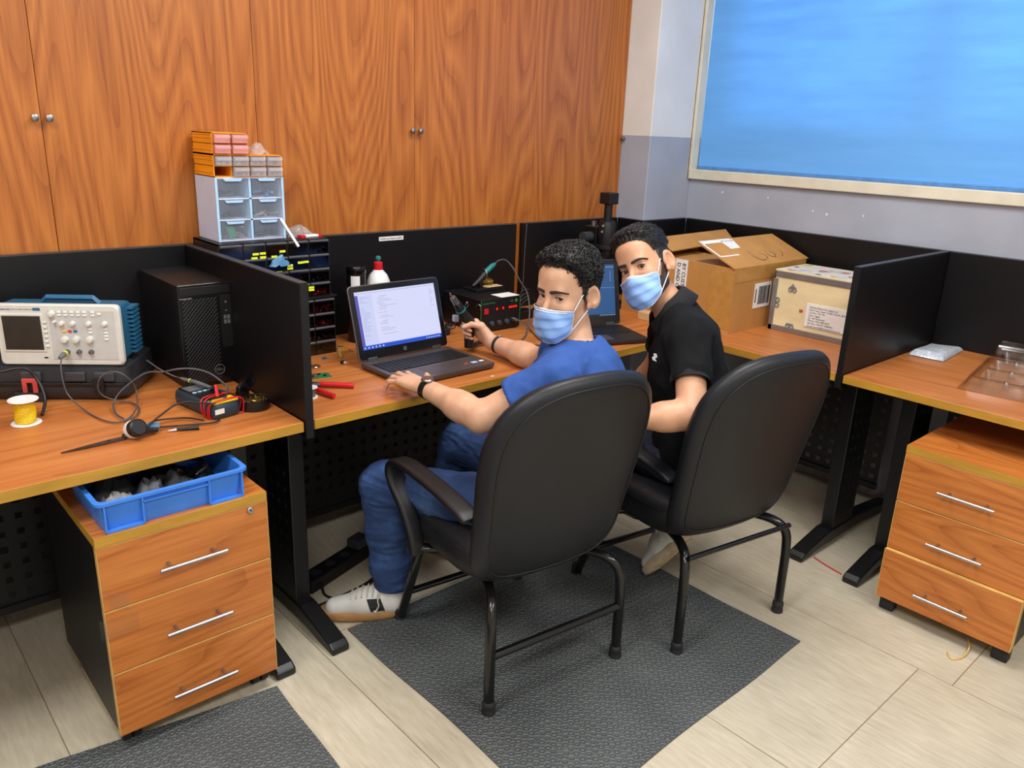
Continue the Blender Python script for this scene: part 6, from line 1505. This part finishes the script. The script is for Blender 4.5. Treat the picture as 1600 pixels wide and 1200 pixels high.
for i in sel[:1500]:
    p = Vector(hp[0][i]); n = Vector(Nn[i]); d = (Vector((.35, .8, .1)) - n * Vector((.35, .8, .1)).dot(n)).normalized(); q = rs.uniform(.012, .022)
    hs.tube([MH2 @ w for w in (p - n * .002, p + d * q * .5 + n * .004, p + d * q + n * rs.uniform(.0, .004))], [.0011, .001, .0004], 3, False)
mk('hair_strands', hs, 'hair_black', [o for o in m2.children if o.name.startswith('hair')][0], smooth=180, local=False, kind='stuff')
# short beard along the jaw
x, y, z = np.meshgrid(FH2.ax[0], FH2.ax[1], FH2.ax[2], indexing='ij')
db = comp(HEAD[:7], x, y, z) - .0022; reg = np.maximum(np.maximum(z - np.interp(y, [-.09, -.03, -.012, .004], [-.05, -.042, .01, .0]), -.125 - z), y - .008 - .1 * np.maximum(0, -z - .06)); db = np.maximum(db, reg)
mk('beard', (lambda q: (xf(MH2, q[0]), q[1]))(surface_nets(db.astype(np.float32), FH2.lo, FH2.h)), 'beard_hair', m2, smooth=180, local=False)
# polo
ra2, fw2 = Vector((.72, .69, 0)).normalized(), Vector((-.69, .72, 0)).normalized(); up2 = Vector((-.22, .12, 1)).normalized()
Sf = Field((1.24, -1.60, .42), (1.95, -.86, 1.12), .005)
Sf.add(ell((1.60, -1.25, .85), (.165, .116, .165), (ra2, fw2, up2))).add(ell((1.615, -1.30, .70), (.165, .122, .17), (ra2, fw2, up2)), .06).add(ell((1.63, -1.32, .56), (.175, .14, .10)), .06)
Sf.add(rc(LS2, NB2, .063, .058), .05).add(rc(RS2, NB2, .058, .058), .05)
cuff = []
for S_, E_, t in ((LS2, LE2, .60), (RS2, RE2, .6)):
    S_, E_ = Vector(S_), Vector(E_); e = S_.lerp(E_, t); cuff.append((e, (E_ - S_).normalized()))
    Sf.add(cut(rc(S_, e + (e - S_) * .2, .068, .060), e, E_ - S_), .035); Sf.add(rc(e + (S_ - e).normalized() * .03, E_, .052, .048), .004, '-')
HN = MH2 @ Vector((0, .02, -.08)); ndir = (Vector(NB2) - HN).normalized()
Sf.add(rc(Vector(NB2) - ndir * .01, HN, .066, .07), .006, '-')
P, Fc = Sf.mesh(); P = wrinkle(P, Fc, .007, 12, 7.7, (1, 1, .7))
po = mk('polo_shirt', (P, Fc), 'polo_black', m2, smooth=180, local=False)
for e, d in cuff: ring_band(po, 'sleeve_cuff', e - d * .009, d, .0555, .022, .006, 'polo_trim')
# folded collar round the neck, open at the front
n_ = ndir * -1; fwd = (MH2.to_3x3() @ Vector((0, -1, 0))); fwd = (Vector((-.69, .72, 0)) - n_ * Vector((-.69, .72, 0)).dot(n_)).normalized(); sd = n_.cross(fwd)
rows = []
for rr, hh in ((.064, -.004), (.067, .048), (.070, .053), (.078, .044), (.094, -.006)):
    rows.append([Vector(NB2) + n_ * (hh - .004) + (fwd * math.cos(q) + sd * math.sin(q)) * (rr + .012 * max(0, math.cos(q))) - n_ * .03 * max(0, math.cos(q)) for q in [R(22 + 316 * j / 30) for j in range(31)]])
b = B(); b.grid([[tuple(p) for p in r] for r in rows]); mk('collar', b, 'polo_trim', po, smooth=180, local=False, solid=.003)
pl_ = Vector((1.455, -1.235, .90))
mk('chest_logo', offset(B().prism([(-.008, -.012), (.006, -.008), (.009, .0), (.002, .006), (.006, .012), (-.004, .014), (-.009, .004), (-.002, -.002)], 0, .001), frame(Vector((1.425, -1.262, .893)), Vector((-.5, .3, .1)).normalized(), Vector((0, 0, 1)), Vector((-.75, -.6, .0)).normalized())), 'paper', po, local=False)
# trousers and tucked-back foot
Jf = Field((1.30, -1.48, .08), (1.86, -.72, .66), .006)
Jf.add(ell((1.63, -1.29, .53), (.165, .13, .095))).add(rc((1.55, -1.28, .525), (1.50, -.90, .53), .085, .066), .04).add(rc((1.71, -1.27, .525), (1.76, -.86, .53), .085, .066), .04)
Jf.add(rc((1.50, -.90, .53), (1.62, -1.26, .285), .064, .045), .02).add(cut(rc((1.76, -.86, .53), (1.75, -.72, .12), .064, .054), (0, 0, .11), (0, 0, -1)), .02)
P, Fc = Jf.mesh(); P = wrinkle(P, Fc, .008, 15, 1.5, (1, 1, 1.4))
mk('jeans', (P, Fc), 'denim_navy', m2, smooth=180, local=False)
s2, SM2, k2, sf2 = shoe(m2, 'sneaker', (1.588, -1.20, .028), (1.62, -1.345, .24), (.05, .95, .3), 'shoe_white', 'beige_sole', 'white sneaker tucked under the chair, sole showing')
for i in range(8): mk('sole_ridge', offset(B().box(.022 + i * .026, .036 + i * .026, -.028, -.002, -.003, .002), SM2), 'beige_sole', s2, local=False); mk('sole_ridge', offset(B().box(.029 + i * .026, .043 + i * .026, .002, .028, -.003, .002), SM2), 'beige_sole', s2, local=False)
shoe(m2, 'sneaker', (1.76, -.50, .002), (1.75, -.74, .002), (0, 0, 1), 'shoe_white', 'beige_sole', 'white sneaker under the desk')
